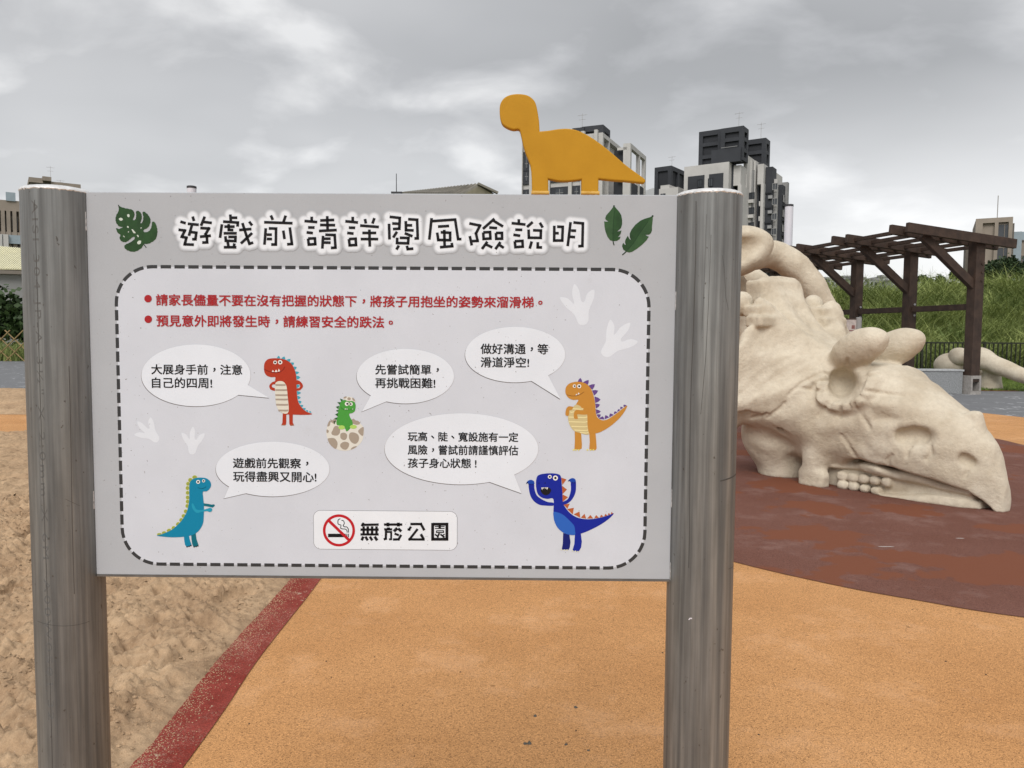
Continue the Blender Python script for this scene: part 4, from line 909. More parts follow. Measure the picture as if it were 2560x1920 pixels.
# sand pit with trodden relief, its red rubber border
def border(path, w0, z, name):
    P = np.array(path); L = []; Rr = []
    for i in range(len(P)):
        d = P[min(i + 1, len(P) - 1)] - P[max(i - 1, 0)]; d = d / np.linalg.norm(d); n_ = np.array([-d[1], d[0]])
        j = 0.006 * mnoise.noise(Vector((i * 0.8, 1, 0)))
        L.append(P[i] + n_ * (w0 / 2 + j)); Rr.append(P[i] - n_ * (w0 / 2))
    mb = MB(); vs = [(*p, z) for p in L] + [(*p, z) for p in Rr]; n = len(P)
    mb.add(vs, [(i, n + i, n + i + 1, i + 1) for i in range(n - 1)])
    return mb.build(name, M['red'], kind='structure')
edge = smooth([(-1.09,-3.0),(-1.09,0.0),(-1.095,2.3),(-1.125,3.1),(-1.13,4.15),(-1.20,5.2),(-1.55,6.6),(-2.3,8.0),(-3.6,9.2),(-5.2,9.9),(-7.0,10.1),(-12,10.15),(-30,10.15)], 10, False)
border(edge, 0.165, 0.0085, 'red_border_strip')
edge_in = [(x - 0.078 * 1, y) if y < 6 else (x - 0.05, y - 0.05) for x, y in edge]
def sand_patch(name, xs, ys, inside, zf):
    X, Y = np.meshgrid(xs, ys, indexing='ij'); Z = zf(X, Y)
    nx, ny = X.shape; V = np.stack([X.ravel(), Y.ravel(), Z.ravel()], 1)
    ii, jj = np.meshgrid(np.arange(nx - 1), np.arange(ny - 1), indexing='ij'); a = (ii * ny + jj).ravel()
    F = np.stack([a, a + ny, a + ny + 1, a + 1], 1); ok = inside(X, Y).ravel(); F = F[ok[F].all(axis=1)]
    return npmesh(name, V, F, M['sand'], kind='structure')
EI = np.array(edge_in); order = EI[:, 1].argsort()
def edge_x(Y):                                   # border's x for a given y (near part)
    yy, xx = EI[:, 1], EI[:, 0]; k = yy < 9.9
    s = np.argsort(yy[k]); return np.interp(Y, yy[k][s], xx[k][s])
rs = np.random.default_rng(5)
prints = [(-rs.uniform(1.3, 3.6), rs.uniform(1.8, 8.0), rs.uniform(0, PI), rs.uniform(0.9, 1.15)) for _ in range(46)] + [(-1.95, 3.32, 0.55, 1.0), (-1.38, 3.72, 1.0, 1.0)]
def sandz(X, Y):
    wob = 0.02 * (vnoise(X * 9, Y * 9, 3) - 0.5)
    Z = 0.030 + 0.045 * (fbm(X * 1.6, Y * 1.6, 3, 1) - 0.5)
    r = 1 - np.abs(2 * fbm(X * 4.5 + wob * 20, Y * 6.5, 6, 8, 0.62) - 1); Z += 0.115 * (r - 0.7)
    Z += 0.056 * (np.abs(2 * fbm(X * 16, Y * 22, 3, 14, 0.7) - 1) - 0.25)
    cl_ = np.clip(fbm(X * 3.2, Y * 3.2, 3, 21) - 0.50, 0, 1) * 5
    Z += np.clip(cl_, 0, 1) * 0.026 * np.clip(vnoise(X * 45, Y * 45, 31) * 1.8 - 0.6, 0, 1)
    for (fx, fy, fa, fs) in prints:
        c, s = math.cos(fa), math.sin(fa); u = ((X - fx) * c + (Y - fy) * s) / fs; v = (-(X - fx) * s + (Y - fy) * c) / fs
        wd_ = 0.048 - 0.012 * np.clip((u) / 0.13, -1, 1) * np.where(u < 0, 1, -0.3)
        rr_ = np.sqrt((u / 0.135) ** 2 + (v / wd_) ** 2)
        inn = np.clip((1.08 - rr_) / 0.16, 0, 1); rim_ = np.exp(-((rr_ - 1.28) / 0.16) ** 2)
        tread = 0.0022 * np.sign(np.sin(u * 330))
        Z = Z * (1 - inn) + (0.010 + tread) * inn + 0.010 * rim_
    de = edge_x(Y) - X + 0.030 * (fbm(X * 7, Y * 7, 3, 61) - 0.5)                # distance inside the border
    k = np.clip(de / 0.16, 0, 1)
    return 0.004 + (Z - 0.004) * k * 1.0 + 0.008 * np.clip(de / 0.02, -1, 1)
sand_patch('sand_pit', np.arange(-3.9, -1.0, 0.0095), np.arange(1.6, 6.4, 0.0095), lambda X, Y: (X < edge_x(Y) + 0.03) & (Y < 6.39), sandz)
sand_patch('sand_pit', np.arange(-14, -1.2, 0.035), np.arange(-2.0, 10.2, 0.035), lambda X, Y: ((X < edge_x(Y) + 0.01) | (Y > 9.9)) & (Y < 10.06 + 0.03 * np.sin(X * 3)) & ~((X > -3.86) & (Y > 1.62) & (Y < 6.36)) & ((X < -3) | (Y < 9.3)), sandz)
# second pit, beyond the orange path
def sandz2(X, Y):
    e = np.minimum(np.minimum(Y - 12.45, 17.2 - Y), np.minimum(X + 40, -3.0 - X)); k = np.clip(e / 0.5, 0, 1)
    r = 1 - np.abs(2 * fbm(X * 2.0, Y * 2.4, 4, 40) - 1)
    return 0.006 + k * (0.02 + 0.11 * r * r + 0.03 * (fbm(X * 9, Y * 9, 3, 50) - 0.5))
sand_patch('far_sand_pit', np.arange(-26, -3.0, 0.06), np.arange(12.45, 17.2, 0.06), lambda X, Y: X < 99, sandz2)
border([(-60, 17.3), (-12, 17.3), (-8, 17.35), (-3, 17.35)], 0.35, 0.0105, 'red_border_strip')
border([(9.0, 20.2), (12.4, 19.8), (13.2, 19.8)], 0.14, 0.006, 'red_border_strip')
# crumbs of sand and grit lying about
def debris(name, n, fpos, smin, smax, mt, label, zb, zf=None):
    mb = MB(); rr = random.Random(hash(name) % 1000 + 3)
    rr = random.Random(len(name))
    pts_ = [fpos(rr) for _ in range(n)]; ss_ = [rr.uniform(smin, smax) for _ in range(n)]
    zs_ = [zb] * n if zf is None else zf(np.array([p[0] for p in pts_]), np.array([p[1] for p in pts_])) - .2 * np.array(ss_)
    for (x, y), s, zb in zip(pts_, ss_, zs_):
        vs = []; zb = float(zb)
        for k in range(6):
            a = k * PI / 3; q = rr.uniform(0.6, 1.0); vs.append((x + s * q * math.cos(a), y + s * q * math.sin(a), zb))
        vs.append((x, y, zb + s * rr.uniform(0.4, 0.9)))
        mb.add(vs, [(k, (k + 1) % 6, 6) for k in range(6)])
    return mb.build(name, mt, kind='stuff', label=label, cat='debris')
def on_sand(r):
    while True:
        y = 1.9 + 3.8 * r.random(); x = r.uniform(-3.6, -1.2)
        if mnoise.noise(Vector((x * 2.2, y * 2.6, 4.0))) + r.uniform(-.25, .25) > 0.05: return (x, y)
def near_strip(r):
    y = r.uniform(2.2, 4.3); return (float(np.interp(y, EI[:100:1, 1][EI[:100, 1].argsort()], EI[:100, 0][EI[:100, 1].argsort()])) + abs(r.gauss(0, 0.055)) - 0.01, y)
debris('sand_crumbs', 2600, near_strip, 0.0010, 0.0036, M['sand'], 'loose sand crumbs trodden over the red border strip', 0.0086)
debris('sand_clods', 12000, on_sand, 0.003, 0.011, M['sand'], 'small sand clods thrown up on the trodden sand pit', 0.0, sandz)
DK = mat('dark_leaf_litter', (0.06, 0.045, 0.03), 0.9, scale=20)
debris('leaf_litter', 60, lambda r: (r.uniform(-1.0, 2.3), 1.6 + 2.8 * r.random() ** 1.4), 0.002, 0.0055, DK, 'dark bits of leaf litter on the orange rubber floor', 0.0042)
debris('fallen_scraps', 6, lambda r: (r.uniform(0.0, 0.35), r.uniform(2.35, 2.75)), 0.007, 0.012, mat('grey_scrap', (0.10, 0.095, 0.08), 0.9, scale=30), 'grey-green dried scraps on the orange floor between the sign posts', 0.0042)

for nm, cx, cy in (('a', 2215, 1370), ('b', 2400, 1349)):
    g_ = ground(cx, cy); mb = MB(); o_ = [(g_.x + (.055 if nm != 'b' else .03) * math.cos(k / 12 * 2 * PI) * (1 + .3 * mnoise.noise(Vector((k, 0, cx)))), g_.y + .007 * math.sin(k / 12 * 2 * PI) * (1 + .8 * mnoise.noise(Vector((k, 5, cx)))), 0.0095) for k in range(12)]
    mb.add(o_, [tuple(range(12))]); mb.build('white_scuff', mat('white_scuff_mark', (0.50, 0.45, 0.42), .9, scale=60), kind='stuff', label=dict(a='long white scuff mark on the maroon rubber', b='short bright scuff mark on the maroon rubber nearest the snout', c='faint scuff mark trailing off on the maroon rubber')[nm], cat='scuff mark')

# ------------------------------------------------------------------ skull (distance field -> mesh)
NS = np.array([3.84, 5.90, 0.0]); DB = np.array([-0.485, 0.875, 0.0]); DN = np.array([-0.875, -0.485, 0.0])
def smin(a, b, k):
    h = np.clip(0.5 + 0.5 * (b - a) / k, 0, 1); return b * (1 - h) + a * h - k * h * (1 - h)
def smax(a, b, k): return -smin(-a, -b, k)
def ellip(p, c, r, rot=None):
    x, y, z = p[0] - c[0], p[1] - c[1], p[2] - c[2]
    if rot is not None:                           # tilt in the b-z plane
        cs, sn = math.cos(rot), math.sin(rot); x, z = x * cs + z * sn, -x * sn + z * cs
    k0 = np.sqrt((x / r[0]) ** 2 + (y / r[1]) ** 2 + (z / r[2]) ** 2) + 1e-6
    k1 = np.sqrt((x / r[0] ** 2) ** 2 + (y / r[1] ** 2) ** 2 + (z / r[2] ** 2) ** 2) + 1e-6
    return k0 * (k0 - 1) / k1
def caps(p, a, b, r1, r2):
    a = np.array(a, float); b = np.array(b, float); d = b - a; L2 = d @ d
    x, y, z = p[0] - a[0], p[1] - a[1], p[2] - a[2]
    t = np.clip((x * d[0] + y * d[1] + z * d[2]) / L2, 0, 1)
    return np.sqrt((x - d[0] * t) ** 2 + (y - d[1] * t) ** 2 + (z - d[2] * t) ** 2) - (r1 + (r2 - r1) * t)
def bxs(p, c, h, r=0.02):
    q = [np.abs(p[i] - c[i]) - h[i] + r for i in range(3)]
    return np.sqrt(np.maximum(q[0], 0) ** 2 + np.maximum(q[1], 0) ** 2 + np.maximum(q[2], 0) ** 2) + np.minimum(np.maximum(q[0], np.maximum(q[1], q[2])), 0) - r
def loft(p, bs_, zt, zb, w, pw=2.4, pb=2.4):
    b, n, z = p; T = np.interp(b, bs_, zt); B = np.interp(b, bs_, zb); Wd = np.interp(b, bs_, w)
    zc = (T + B) / 2; hh = (T - B) / 2
    f = (np.abs(n / Wd) ** pw + np.abs((z - zc) / hh) ** pb) ** (1 / pw)
    d = (f - 1) * np.minimum(Wd, hh) * 0.8
    return np.maximum(d, np.maximum(bs_[0] - b, b - bs_[-1]))

CRACKS = [[(1.523, 0.671, 0.831), (1.486, 0.627, 0.889), (1.462, 0.567, 0.945), (1.435, 0.513, 0.976), (1.408, 0.459, 1.008), (1.379, 0.407, 1.04), (1.342, 0.365, 1.009)], [(1.47, 0.61, 0.896), (1.447, 0.583, 0.896), (1.412, 0.511, 0.881), (1.31, 0.521, 0.873), (1.294, 0.497, 0.916)], [(1.139, 0.389, 1.165), (1.175, 0.335, 1.109)], [(1.285, 0.182, 1.046), (1.292, 0.141, 0.97)], [(0.975, 0.371, 0.992), (0.909, 0.337, 1.048), (0.882, 0.303, 1.048)], [(0.897, 0.454, 0.904), (0.859, 0.424, 0.898), (0.836, 0.371, 0.89), (0.796, 0.342, 0.884), (0.728, 0.321, 0.88), (0.667, 0.291, 0.874)], [(1.192, 0.545, 0.748), (1.182, 0.524, 0.79), (1.158, 0.465, 0.808)], [(1.121, 0.478, 0.661), (1.083, 0.527, 0.756)], [(0.918, 0.45, 0.679), (0.968, 0.485, 0.747), (0.966, 0.509, 0.795)], [(0.918, 0.45, 0.679), (0.888, 0.444, 0.634), (0.858, 0.437, 0.59)], [(1.292, 0.543, 0.659), (1.24, 0.519, 0.73)], [(1.101, 0.478, 0.499), (1.047, 0.463, 0.426), (1.021, 0.445, 0.375), (0.994, 0.427, 0.323)], [(0.726, 0.371, 0.287), (0.712, 0.384, 0.337), (0.679, 0.39, 0.377)], [(0.565, 0.366, 0.374), (0.565, 0.354, 0.447), (0.548, 0.335, 0.465)], [(0.423, 0.322, 0.375), (0.387, 0.31, 0.424), (0.403, 0.306, 0.482)], [(0.173, 0.21, 0.261), (0.16, 0.19, 0.311)], [(1.554, 0.685, 0.754), (1.584, 0.703, 0.702), (1.63, 0.739, 0.655), (1.695, 0.755, 0.605)], [(1.674, 0.77, 0.646), (1.753, 0.787, 0.62), (1.829, 0.808, 0.594)]]
def skull_field(p, cracks=True):
    b, n, z = p; an = np.abs(n)
    B_ = [-0.045, 0.0, 0.06, 0.16, 0.35, 0.65, 0.95, 1.25, 1.60, 1.80]
    d = loft(p, B_, [0.22, 0.36, 0.52, 0.63, 0.77, 0.98, 1.09, 1.09, 1.00, 0.85],
                    [-0.10, -0.10, -0.12, -0.06, 0.00, 0.04, 0.08, 0.10, 0.10, 0.1], [0.05, 0.085, 0.135, 0.20, 0.30, 0.39, 0.46, 0.50, 0.50, 0.42], 2.2, 2.6)
    d = smin(d, bxs(p, (0.235, 0, 0.69), (0.055, 0.055, 0.085), 0.04), 0.06)   # nose horn stub
    d = smin(d, ellip(p, (1.15, 0, 0.86), (0.42, 0.44, 0.25)), 0.12)           # brow
    for s in (1, -1):
        # cheek and jaw corner reaching the ground
        d = smin(d, caps(p, (1.34, 0.40 * s, 0.55), (1.45, 0.45 * s, -0.02), 0.14, 0.085), 0.09)
        d = smin(d, bxs(p, (1.40, 0.45 * s, 0.03), (0.145, 0.060, 0.12), 0.05), 0.06)
        d = smin(d, ellip(p, (1.48, 0.38 * s, 0.62), (0.30, 0.20, 0.24)), 0.10)
    # arch of the upper lip, cut away above the lower jaw
    lip = np.interp(b, [-0.08, 0.02, 0.08, 0.16, 0.35, 0.68, 0.97, 1.05, 1.12, 1.20, 1.26, 1.33], [-0.10, 0.005, 0.08, 0.145, 0.20, 0.265, 0.30, 0.295, 0.26, 0.18, 0.06, -0.30])
    d = smax(d, lip - z + 0 * d, 0.03)
    # lower jaw slab, gum band and teeth, each set in below the lip
    WJ = ([0.10, 0.22, 0.5, 0.9, 1.25, 1.5], [0.10, 0.19, 0.285, 0.375, 0.43, 0.43])
    jaw = np.maximum(loft(p, WJ[0], [0.075, 0.085, 0.075, 0.012, 0.01, 0.01], [-0.3] * 6, WJ[1], 8, 8), 0)* 0 + loft(p, WJ[0], [0.075, 0.085, 0.075, 0.012, 0.01, 0.01], [-0.3] * 6, WJ[1], 8, 8)
    gum = loft(p, [0.16, 0.35, 0.7, 1.0, 1.3], [0.16, 0.185, 0.240, 0.270, 0.25], [0.10, 0.115, 0.145, 0.175, 0.16], [0.14, 0.195, 0.290, 0.360, 0.39], 6, 3)
    core = loft(p, [0.16, 0.3, 0.7, 1.1, 1.5], [0.25] * 5, [-0.1] * 5, [0.11, 0.15, 0.235, 0.30, 0.34], 4, 4)
    d = np.minimum(np.minimum(d, core), smin(jaw, gum, 0.01))
    for k, q in enumerate([1.18, 1.083, 0.986, 0.89, 0.795]):
        wq = float(np.interp(q, WJ[0], WJ[1]))
        for s in (1, -1):
            d = smin(d, bxs(p, (q, (wq - 0.090) * s, 0.118), (0.046, 0.05, 0.042), 0.032), 0.004)
            if k < 4: d = smin(d, bxs(p, (q - 0.02, (wq - 0.078) * s, 0.036), (0.046, 0.05, 0.036), 0.030), 0.004)
    # brow horns, blunt
    for s in (1, -1):
        d = smin(d, ellip(p, (1.125, 0.255 * s, 1.262), (0.290, 0.150, 0.157), -0.42), 0.05)
    # ---- frill: concave fan leaning back
    ub, uz = 0.775, 0.632
    skw_ = 0.27 * np.clip(b - 1.3, 0, 2); nc = n; n = n - skw_; an = np.abs(n)
    u = (b - 1.30) * ub + (z - 1.02) * uz; m = -(b - 1.30) * uz + (z - 1.02) * ub
    rad = np.sqrt(u * u + n * n); th = np.abs(np.degrees(np.arctan2(n, u)))
    Rf = np.interp(th, [0, 10, 12.5, 15, 18, 23, 26, 30, 33, 36, 39, 46, 50, 56, 66, 72, 84, 90, 110, 180],
                       [1.22, 1.22, 1.20, 1.06, 0.97, 0.96, 1.02, 1.06, 1.04, 0.97, 0.95, 1.00, 0.99, 1.02, 1.03, 1.00, 0.96, 0.92, 0.7, 0.4])
    droop = -(1.50 * np.clip(an - 0.14, 0, 2) ** 1.9) * (1 - np.clip((u - 0.05) / 0.72, 0, 1) * 0.88)
    cup = 0.10 * np.clip(rad / 1.0, 0, 1.2) ** 3 - 0.075 * np.exp(-((th - 17) / 5.0) ** 2) * np.clip((rad - 0.45) / 0.3, 0, 1) * np.clip((1.25 - rad) / 0.2, 0, 1) \
        - 0.09 * np.exp(-((th - 62) / 15.0) ** 2) * np.clip((rad - 0.25) / 0.35, 0, 1)
    cup = cup + 0.034 * np.cos(np.radians((th - 31) * 13.0)) * np.clip((th - 23) / 5, 0, 1) * np.clip((rad - 0.32) / 0.3, 0, 1) * (1 - 0.5 * np.clip((th - 60) / 25, 0, 1)) - 0.05 * np.exp(-(n / 0.13) ** 2) * np.clip((rad - 0.35) / 0.25, 0, 1) * np.clip((0.98 - rad) / 0.15, 0, 1)
    flut = 0.005 * np.sin(np.clip(u, -1, 2) * 75 + an * 12 + 2.5 * np.sin(an * 7)) * np.clip((an - 0.3) / 0.15, 0, 1) * np.clip((0.5 - u) / 0.2, 0, 1)
    sh = np.abs(m - droop - cup - flut) - 0.07
    sh = smax(sh * 0.72, rad - Rf, 0.05)
    sh = smax(sh, 0.02 + 0.55 * np.clip(an - 0.5, 0, 1) - u, 0.05)
    d = smin(d, sh, 0.07)
    n = nc; an = np.abs(n)
    for s in (1, -1):                              # knobs and trodden steps on the fan
        d = smin(d, ellip(p, (2.07, 0.50 * s + 0.215, 1.67), (0.09, 0.115, 0.12)), 0.05)
        d = smin(d, ellip(p, (2.11, 0.80 * s, 0.56), (0.08, 0.08, 0.13)), 0.02)   # side spike
        d = smin(d, bxs(p, (1.925, 0.45 * s + 0.19, 1.595), (0.10, 0.125, 0.055), 0.025), 0.02)
        d = smin(d, bxs(p, (1.85, 0.445 * s + 0.20, 1.50), (0.10, 0.165, 0.055), 0.03), 0.02)
    d = smin(d, bxs(p, (2.14, 0.25, 1.80), (0.12, 0.255, 0.115), 0.035), 0.035)
    # body under the frill
    d = smin(d, ellip(p, (1.85, 0.0, 0.62), (0.50, 0.42, 0.45)), 0.10)
    for s in (1, -1):
        d = smin(d, ellip(p, (1.98, 0.30 * s, 0.42), (0.34, 0.33, 0.36)), 0.06)
        d = smin(d, caps(p, (1.56, 0.44 * s, 0.67), (2.04, 0.76 * s, 0.70), 0.22, 0.17), 0.14)
        d = smin(d, caps(p, (1.95, 0.27 * s, 0.28), (1.93, 0.25 * s, 0.0), 0.27, 0.23), 0.06)
    for s in (1, -1):
        # hollows: eye, big side opening, nostril, dark gap before the rear bone
        # ring of bone round the lower side of the eye, raised from the surface, with its seams
        rr = np.sqrt(((b - 1.105) / 1.08) ** 2 + (z - 0.945) ** 2); an_ = np.degrees(np.arctan2(z - 0.945, 1.105 - b))   # 0 = forward
        low = 1 / (1 + np.exp((np.abs(an_ + 78) - 118) / 7.0)) * (n * s > 0.15) * (1 / (1 + np.exp((rr - 0.33) / 0.01)))
        seam = 0
        for q in (-28, -62, -92, -122, -155): seam = seam + np.exp(-(((an_ - q + 180) % 360 - 180) / 5.0) ** 2)
        d = d - low * (0.038 * np.exp(-(np.maximum(np.abs(rr - 0.200) - 0.022, 0) / 0.024) ** 2) * (1 - 0.40 * np.clip(seam, 0, 1)) - 0.006 * np.exp(-((rr - 0.285) / 0.016) ** 2))
        # swollen brow over the eye and blunt ridge towards the snout
        d = d - 0.022 * np.exp(-(((b - 0.80) / 0.16) ** 2 + ((z - 0.80) / 0.05) ** 2)) * (n * s > 0.1) + 0.020 * np.exp(-(((b - 0.72) / 0.10) ** 2 + ((z - 0.68) / 0.035) ** 2)) * (n * s > 0.1)
        d = d + 0.022 * np.exp(-(((b - 1.33) / 0.10) ** 2 + ((z - 0.62) / 0.10) ** 2)) * (n * s > 0.2) - 0.018 * np.exp(-(((b - 1.12) / 0.14) ** 2 + ((z - 0.56) / 0.06) ** 2)) * (n * s > 0.2)
        d = smax(d, -smin(caps(p, (1.075, 0.49 * s, 0.965), (1.30, 0.24 * s, 0.965), 0.124, 0.10), caps(p, (1.10, 0.50 * s, 0.915), (1.28, 0.28 * s, 0.925), 0.108, 0.09), 0.03), 0.06)
        d = smax(d, -smin(smin(caps(p, (0.56, 0.405 * s, 0.535), (0.62, 0.33 * s, 0.54), 0.078, 0.06), caps(p, (0.49, 0.385 * s, 0.550), (0.55, 0.31 * s, 0.55), 0.090, 0.07), 0.05), caps(p, (0.42, 0.36 * s, 0.56), (0.48, 0.29 * s, 0.56), 0.084, 0.06), 0.05), 0.05)
        d = smax(d, -smin(caps(p, (0.155, 0.25 * s, 0.405), (0.20, 0.19 * s, 0.41), 0.056, 0.035), caps(p, (0.115, 0.225 * s, 0.370), (0.16, 0.165 * s, 0.375), 0.060, 0.04), 0.05), 0.04)
        d = smax(d, -ellip(p, (1.64, 0.56 * s, 0.06), (0.085, 0.36, 0.20), -0.30), 0.04)
        d = smax(d, -ellip(p, (0.92, 0.62 * s, 0.46), (0.24, 0.15, 0.10), 0.3), 0.08)
        # fold of the cheek over the rear bone
        for a_, c_ in (((1.80, 0.66, 0.66), (1.66, 0.62, 0.57)), ((1.66, 0.62, 0.57), (1.615, 0.585, 0.40)), ((1.615, 0.585, 0.40), (1.63, 0.56, 0.24))):
            d = smax(d, -caps(p, (a_[0], a_[1] * s, a_[2]), (c_[0], c_[1] * s, c_[2]), 0.032, 0.032), 0.035)
    d = np.minimum(d, ellip(p, (1.93, 0.0, 0.0), (0.27, 0.47, 0.05)))
    # uneven hand-formed surface
    d = d + 0.007 * np.sin(b * 11 + 2 * np.sin(z * 9)) * np.sin(n * 12 + 1.3 * np.sin(b * 8)) * np.sin(z * 14 + 1.0) + 0.0022 * np.sin(b * 29 + 3 * np.sin(n * 15)) * np.sin(z * 31 + 2 * np.sin(b * 17)) * (z > 0.3)
    if cracks:
        for pl in CRACKS:
            for a, c in zip(pl[:-1], pl[1:]):
                a = np.array(a); c = np.array(c); lo = np.minimum(a, c) - 0.05; hi = np.maximum(a, c) + 0.05
                if np.ndim(b) == 3:
                    i0, i1 = np.searchsorted(b[:, 0, 0], (lo[0], hi[0])); j0, j1 = np.searchsorted(n[0, :, 0], (lo[1], hi[1])); k0, k1 = np.searchsorted(z[0, 0, :], (lo[2], hi[2]))
                    pp = (b[i0:i1], n[:, j0:j1], z[:, :, k0:k1]); s_ = (slice(i0, i1), slice(j0, j1), slice(k0, k1))
                    d[s_] = smax(d[s_], -caps(pp, a, c, 0.017, 0.017), 0.010)
    return np.maximum(d, 0.002 - z)

SKULL_H = 0.0135

import time as _t
_t0 = _t.time()
def carve(name, field, lo, hi, h, to_world, mt, parent=None, **kw):
    ax = [np.arange(lo[i], hi[i] + h, h, dtype=np.float32) for i in range(3)]
    p = (ax[0][:, None, None], ax[1][None, :, None], ax[2][None, None, :])
    Fd = np.asarray(field(p), dtype=np.float32)
    V, Fc = surface_nets(Fd, lo, h)
    W = to_world(V)
    return W, Fc, npmesh(name, W, Fc, mt, parent, **kw)
skw = lambda V: NS + V[:, :1] * DB + V[:, 1:2] * DN + V[:, 2:3] * np.array([0, 0, 1.0])
W_, F_, skull = carve('dinosaur_skull', skull_field, (-0.12, -1.00, -0.03), (2.50, 1.42, 2.08), SKULL_H, skw, M['stone'],
    label='big carved cream horned dinosaur skull lying on the maroon rubber', cat='play sculpture')
# orientation check: the basis (b, n, z) may be left-handed
if np.dot(np.cross(DB, DN), (0, 0, 1)) < 0: skull.data.flip_normals()
print('skull', len(W_), _t.time() - _t0)

# rib cage behind the skull
def rib_field(arch, flatn=1.0):
    def f(p):
        d = None
        for (a, c, r1, r2) in arch:
            q = caps(p, a, c, r1, r2); d = q if d is None else smin(d, q, 0.06)
        d = d + 0.010 * np.sin(p[0] * 11) * np.sin(p[2] * 13 + p[1] * 6) + 0.004 * np.sin(p[0] * 37 + 2 * np.sin(p[2] * 21)) * np.sin(p[2] * 33)
        return np.maximum(d, 0.0 - p[2])
    return f
def chain(pts, rads): return [(pts[i], pts[i + 1], rads[i], rads[i + 1]) for i in range(len(pts) - 1)]
ribs = empty('dinosaur_rib_cage', (3.3, 9.6, 0), label='carved cream rib arches rising behind the dinosaur skull', cat='play sculpture')
def part_field(name, f, lo, hi, h=0.028):
    W, Fc, o = carve(name, f, lo, hi, h, lambda V: V - np.array([3.3, 9.6, 0]), M['stone'], ribs); return o
Y1 = 9.3
def wp(x, y, Y): return tuple(at(x, y, Y))
A1 = smooth([wp(1875, 645, Y1 - .2), wp(1932, 636, Y1), wp(1980, 661, Y1), wp(2024, 708, Y1), wp(2054, 765, Y1), wp(2076, 830, Y1 + .05), wp(2088, 910, Y1 + .1), wp(2096, 1060, Y1 + .1)], 3, False)
part_field('rib', rib_field(chain(A1, list(np.linspace(0.15, 0.15, len(A1))))), (2.7, 8.9, -0.05), (4.3, 9.8, 2.6))
A2 = smooth([wp(1780, 640, Y1 + .9), wp(1850, 682, Y1 + .9), wp(1908, 716, Y1 + .9), wp(1950, 765, Y1 + .9), wp(1978, 820, Y1 + .9), wp(1985, 900, Y1 + .9), wp(1990, 1020, Y1 + .9)], 3, False)
part_field('rib', rib_field(chain(A2, [0.13] * len(A2))), (2.3, 9.9, -0.05), (4.2, 10.5, 2.7))
A3 = smooth([wp(1760, 650, Y1 + .2), wp(1810, 690, Y1 + .2), wp(1850, 740, Y1 + .2), wp(1868, 830, Y1 + .2), wp(1872, 980, Y1 + .2)], 3, False)
part_field('rib', rib_field(chain(A3, [0.15] * len(A3))), (2.0, 9.2, -0.05), (3.3, 9.8, 2.6))
V0 = np.array(wp(1862, 622, 8.75))
def vert_field(p):
    x, y, z = p; tilt = 0.30
    xx = x - V0[0]; zz = z - V0[2]; yy = y - V0[1]
    xr = xx * math.cos(tilt) + zz * math.sin(tilt); zr = -xx * math.sin(tilt) + zz * math.cos(tilt)
    d = ellip((xr, yy, zr), (-0.12, 0.16, 0.0), (0.50, 0.27, 0.295))
    d = smax(d, -ellip((xr, yy, zr), (-0.22, -0.22, 0.01), (0.50, 0.30, 0.195)), 0.06)
    d = d + 0.010 * np.sin(xx * 9 + yy * 7) * np.sin(zz * 12)
    return d
part_field('vertebra', vert_field, (V0[0] - .75, V0[1] - .45, V0[2] - .6), (V0[0] + .7, V0[1] + .6, V0[2] + .6))
# spine running away behind the sign
def spine_field(p):
    d = caps(p, (V0[0] - 0.2, V0[1] + .35, V0[2] - .1), (1.3, 11.2, 1.9), 0.22, 0.2)
    d = smin(d, ellip(p, (1.9, 10.4, 2.05), (.28, .2, .3)), .1); return smin(d, caps(p, (1.3, 11.2, 1.9), (0.6, 12.4, 0.1), .2, .24), .08)
part_field('spine', spine_field, (0.2, 8.7, 0.0), (3.6, 12.9, 2.6), 0.045)

# thigh bones lying in the grass on the right
def bone(lo, hi, segs, name, label, h=0.03, k=0.12):
    c0 = Vector(((lo[0] + hi[0]) / 2, (lo[1] + hi[1]) / 2, 0))
    def f(p):
        d = None
        for s in segs:
            q = caps(p, *s[1:]) if s[0] == 'c' else ellip(p, s[1], s[2])
            d = q if d is None else smin(d, q, k)
        d = d + 0.008 * np.sin(p[0] * 9) * np.sin(p[2] * 11 + p[1] * 5)
        return np.maximum(d, -p[2])
    ax = carve(name, f, lo, hi, h, lambda V: V, M['stone'], label=label, cat='play sculpture', group='carved bones by the timber pergola')
    return ax[2]
a_ = at(2405, 905, 20.6); b_ = at(2470, 900, 20.4); e_ = at(2590, 952, 19.4)
bone((b_.x - 1.6, 18.6, -0.05), (e_.x + 0.5, 21.9, 1.6), [('e', tuple(at(2398, 892, 21.0)), (.27, .3, .26)), ('e', tuple(at(2448, 895, 20.6)), (.34, .34, .30)), ('c', tuple(at(2462, 902, 20.5)), tuple(e_), 0.25, 0.17),
    ('c', tuple(at(2480, 915, 20.6)), (at(2480, 915, 20.6).x, 20.6, 0), .2, .28)], 'thigh_bone', 'long carved cream thigh bone slanting down to the lawn beside the pergola post')
c_0 = at(2380, 925, 21.3)
bone((c_0.x - 1.0, 20.3, -0.05), (c_0.x + 1.4, 22.3, 1.3), [('e', (c_0.x, 21.3, .62), (.48, .4, .34)), ('c', (c_0.x - .2, 21.3, .4), (c_0.x - .3, 21.3, 0), .22, .25), ('c', (c_0.x + .35, 21.3, .5), (c_0.x + .75, 21.0, 0.0), .3, .27)], 'knuckle_bone', 'rounded carved cream bone end behind the granite bench')

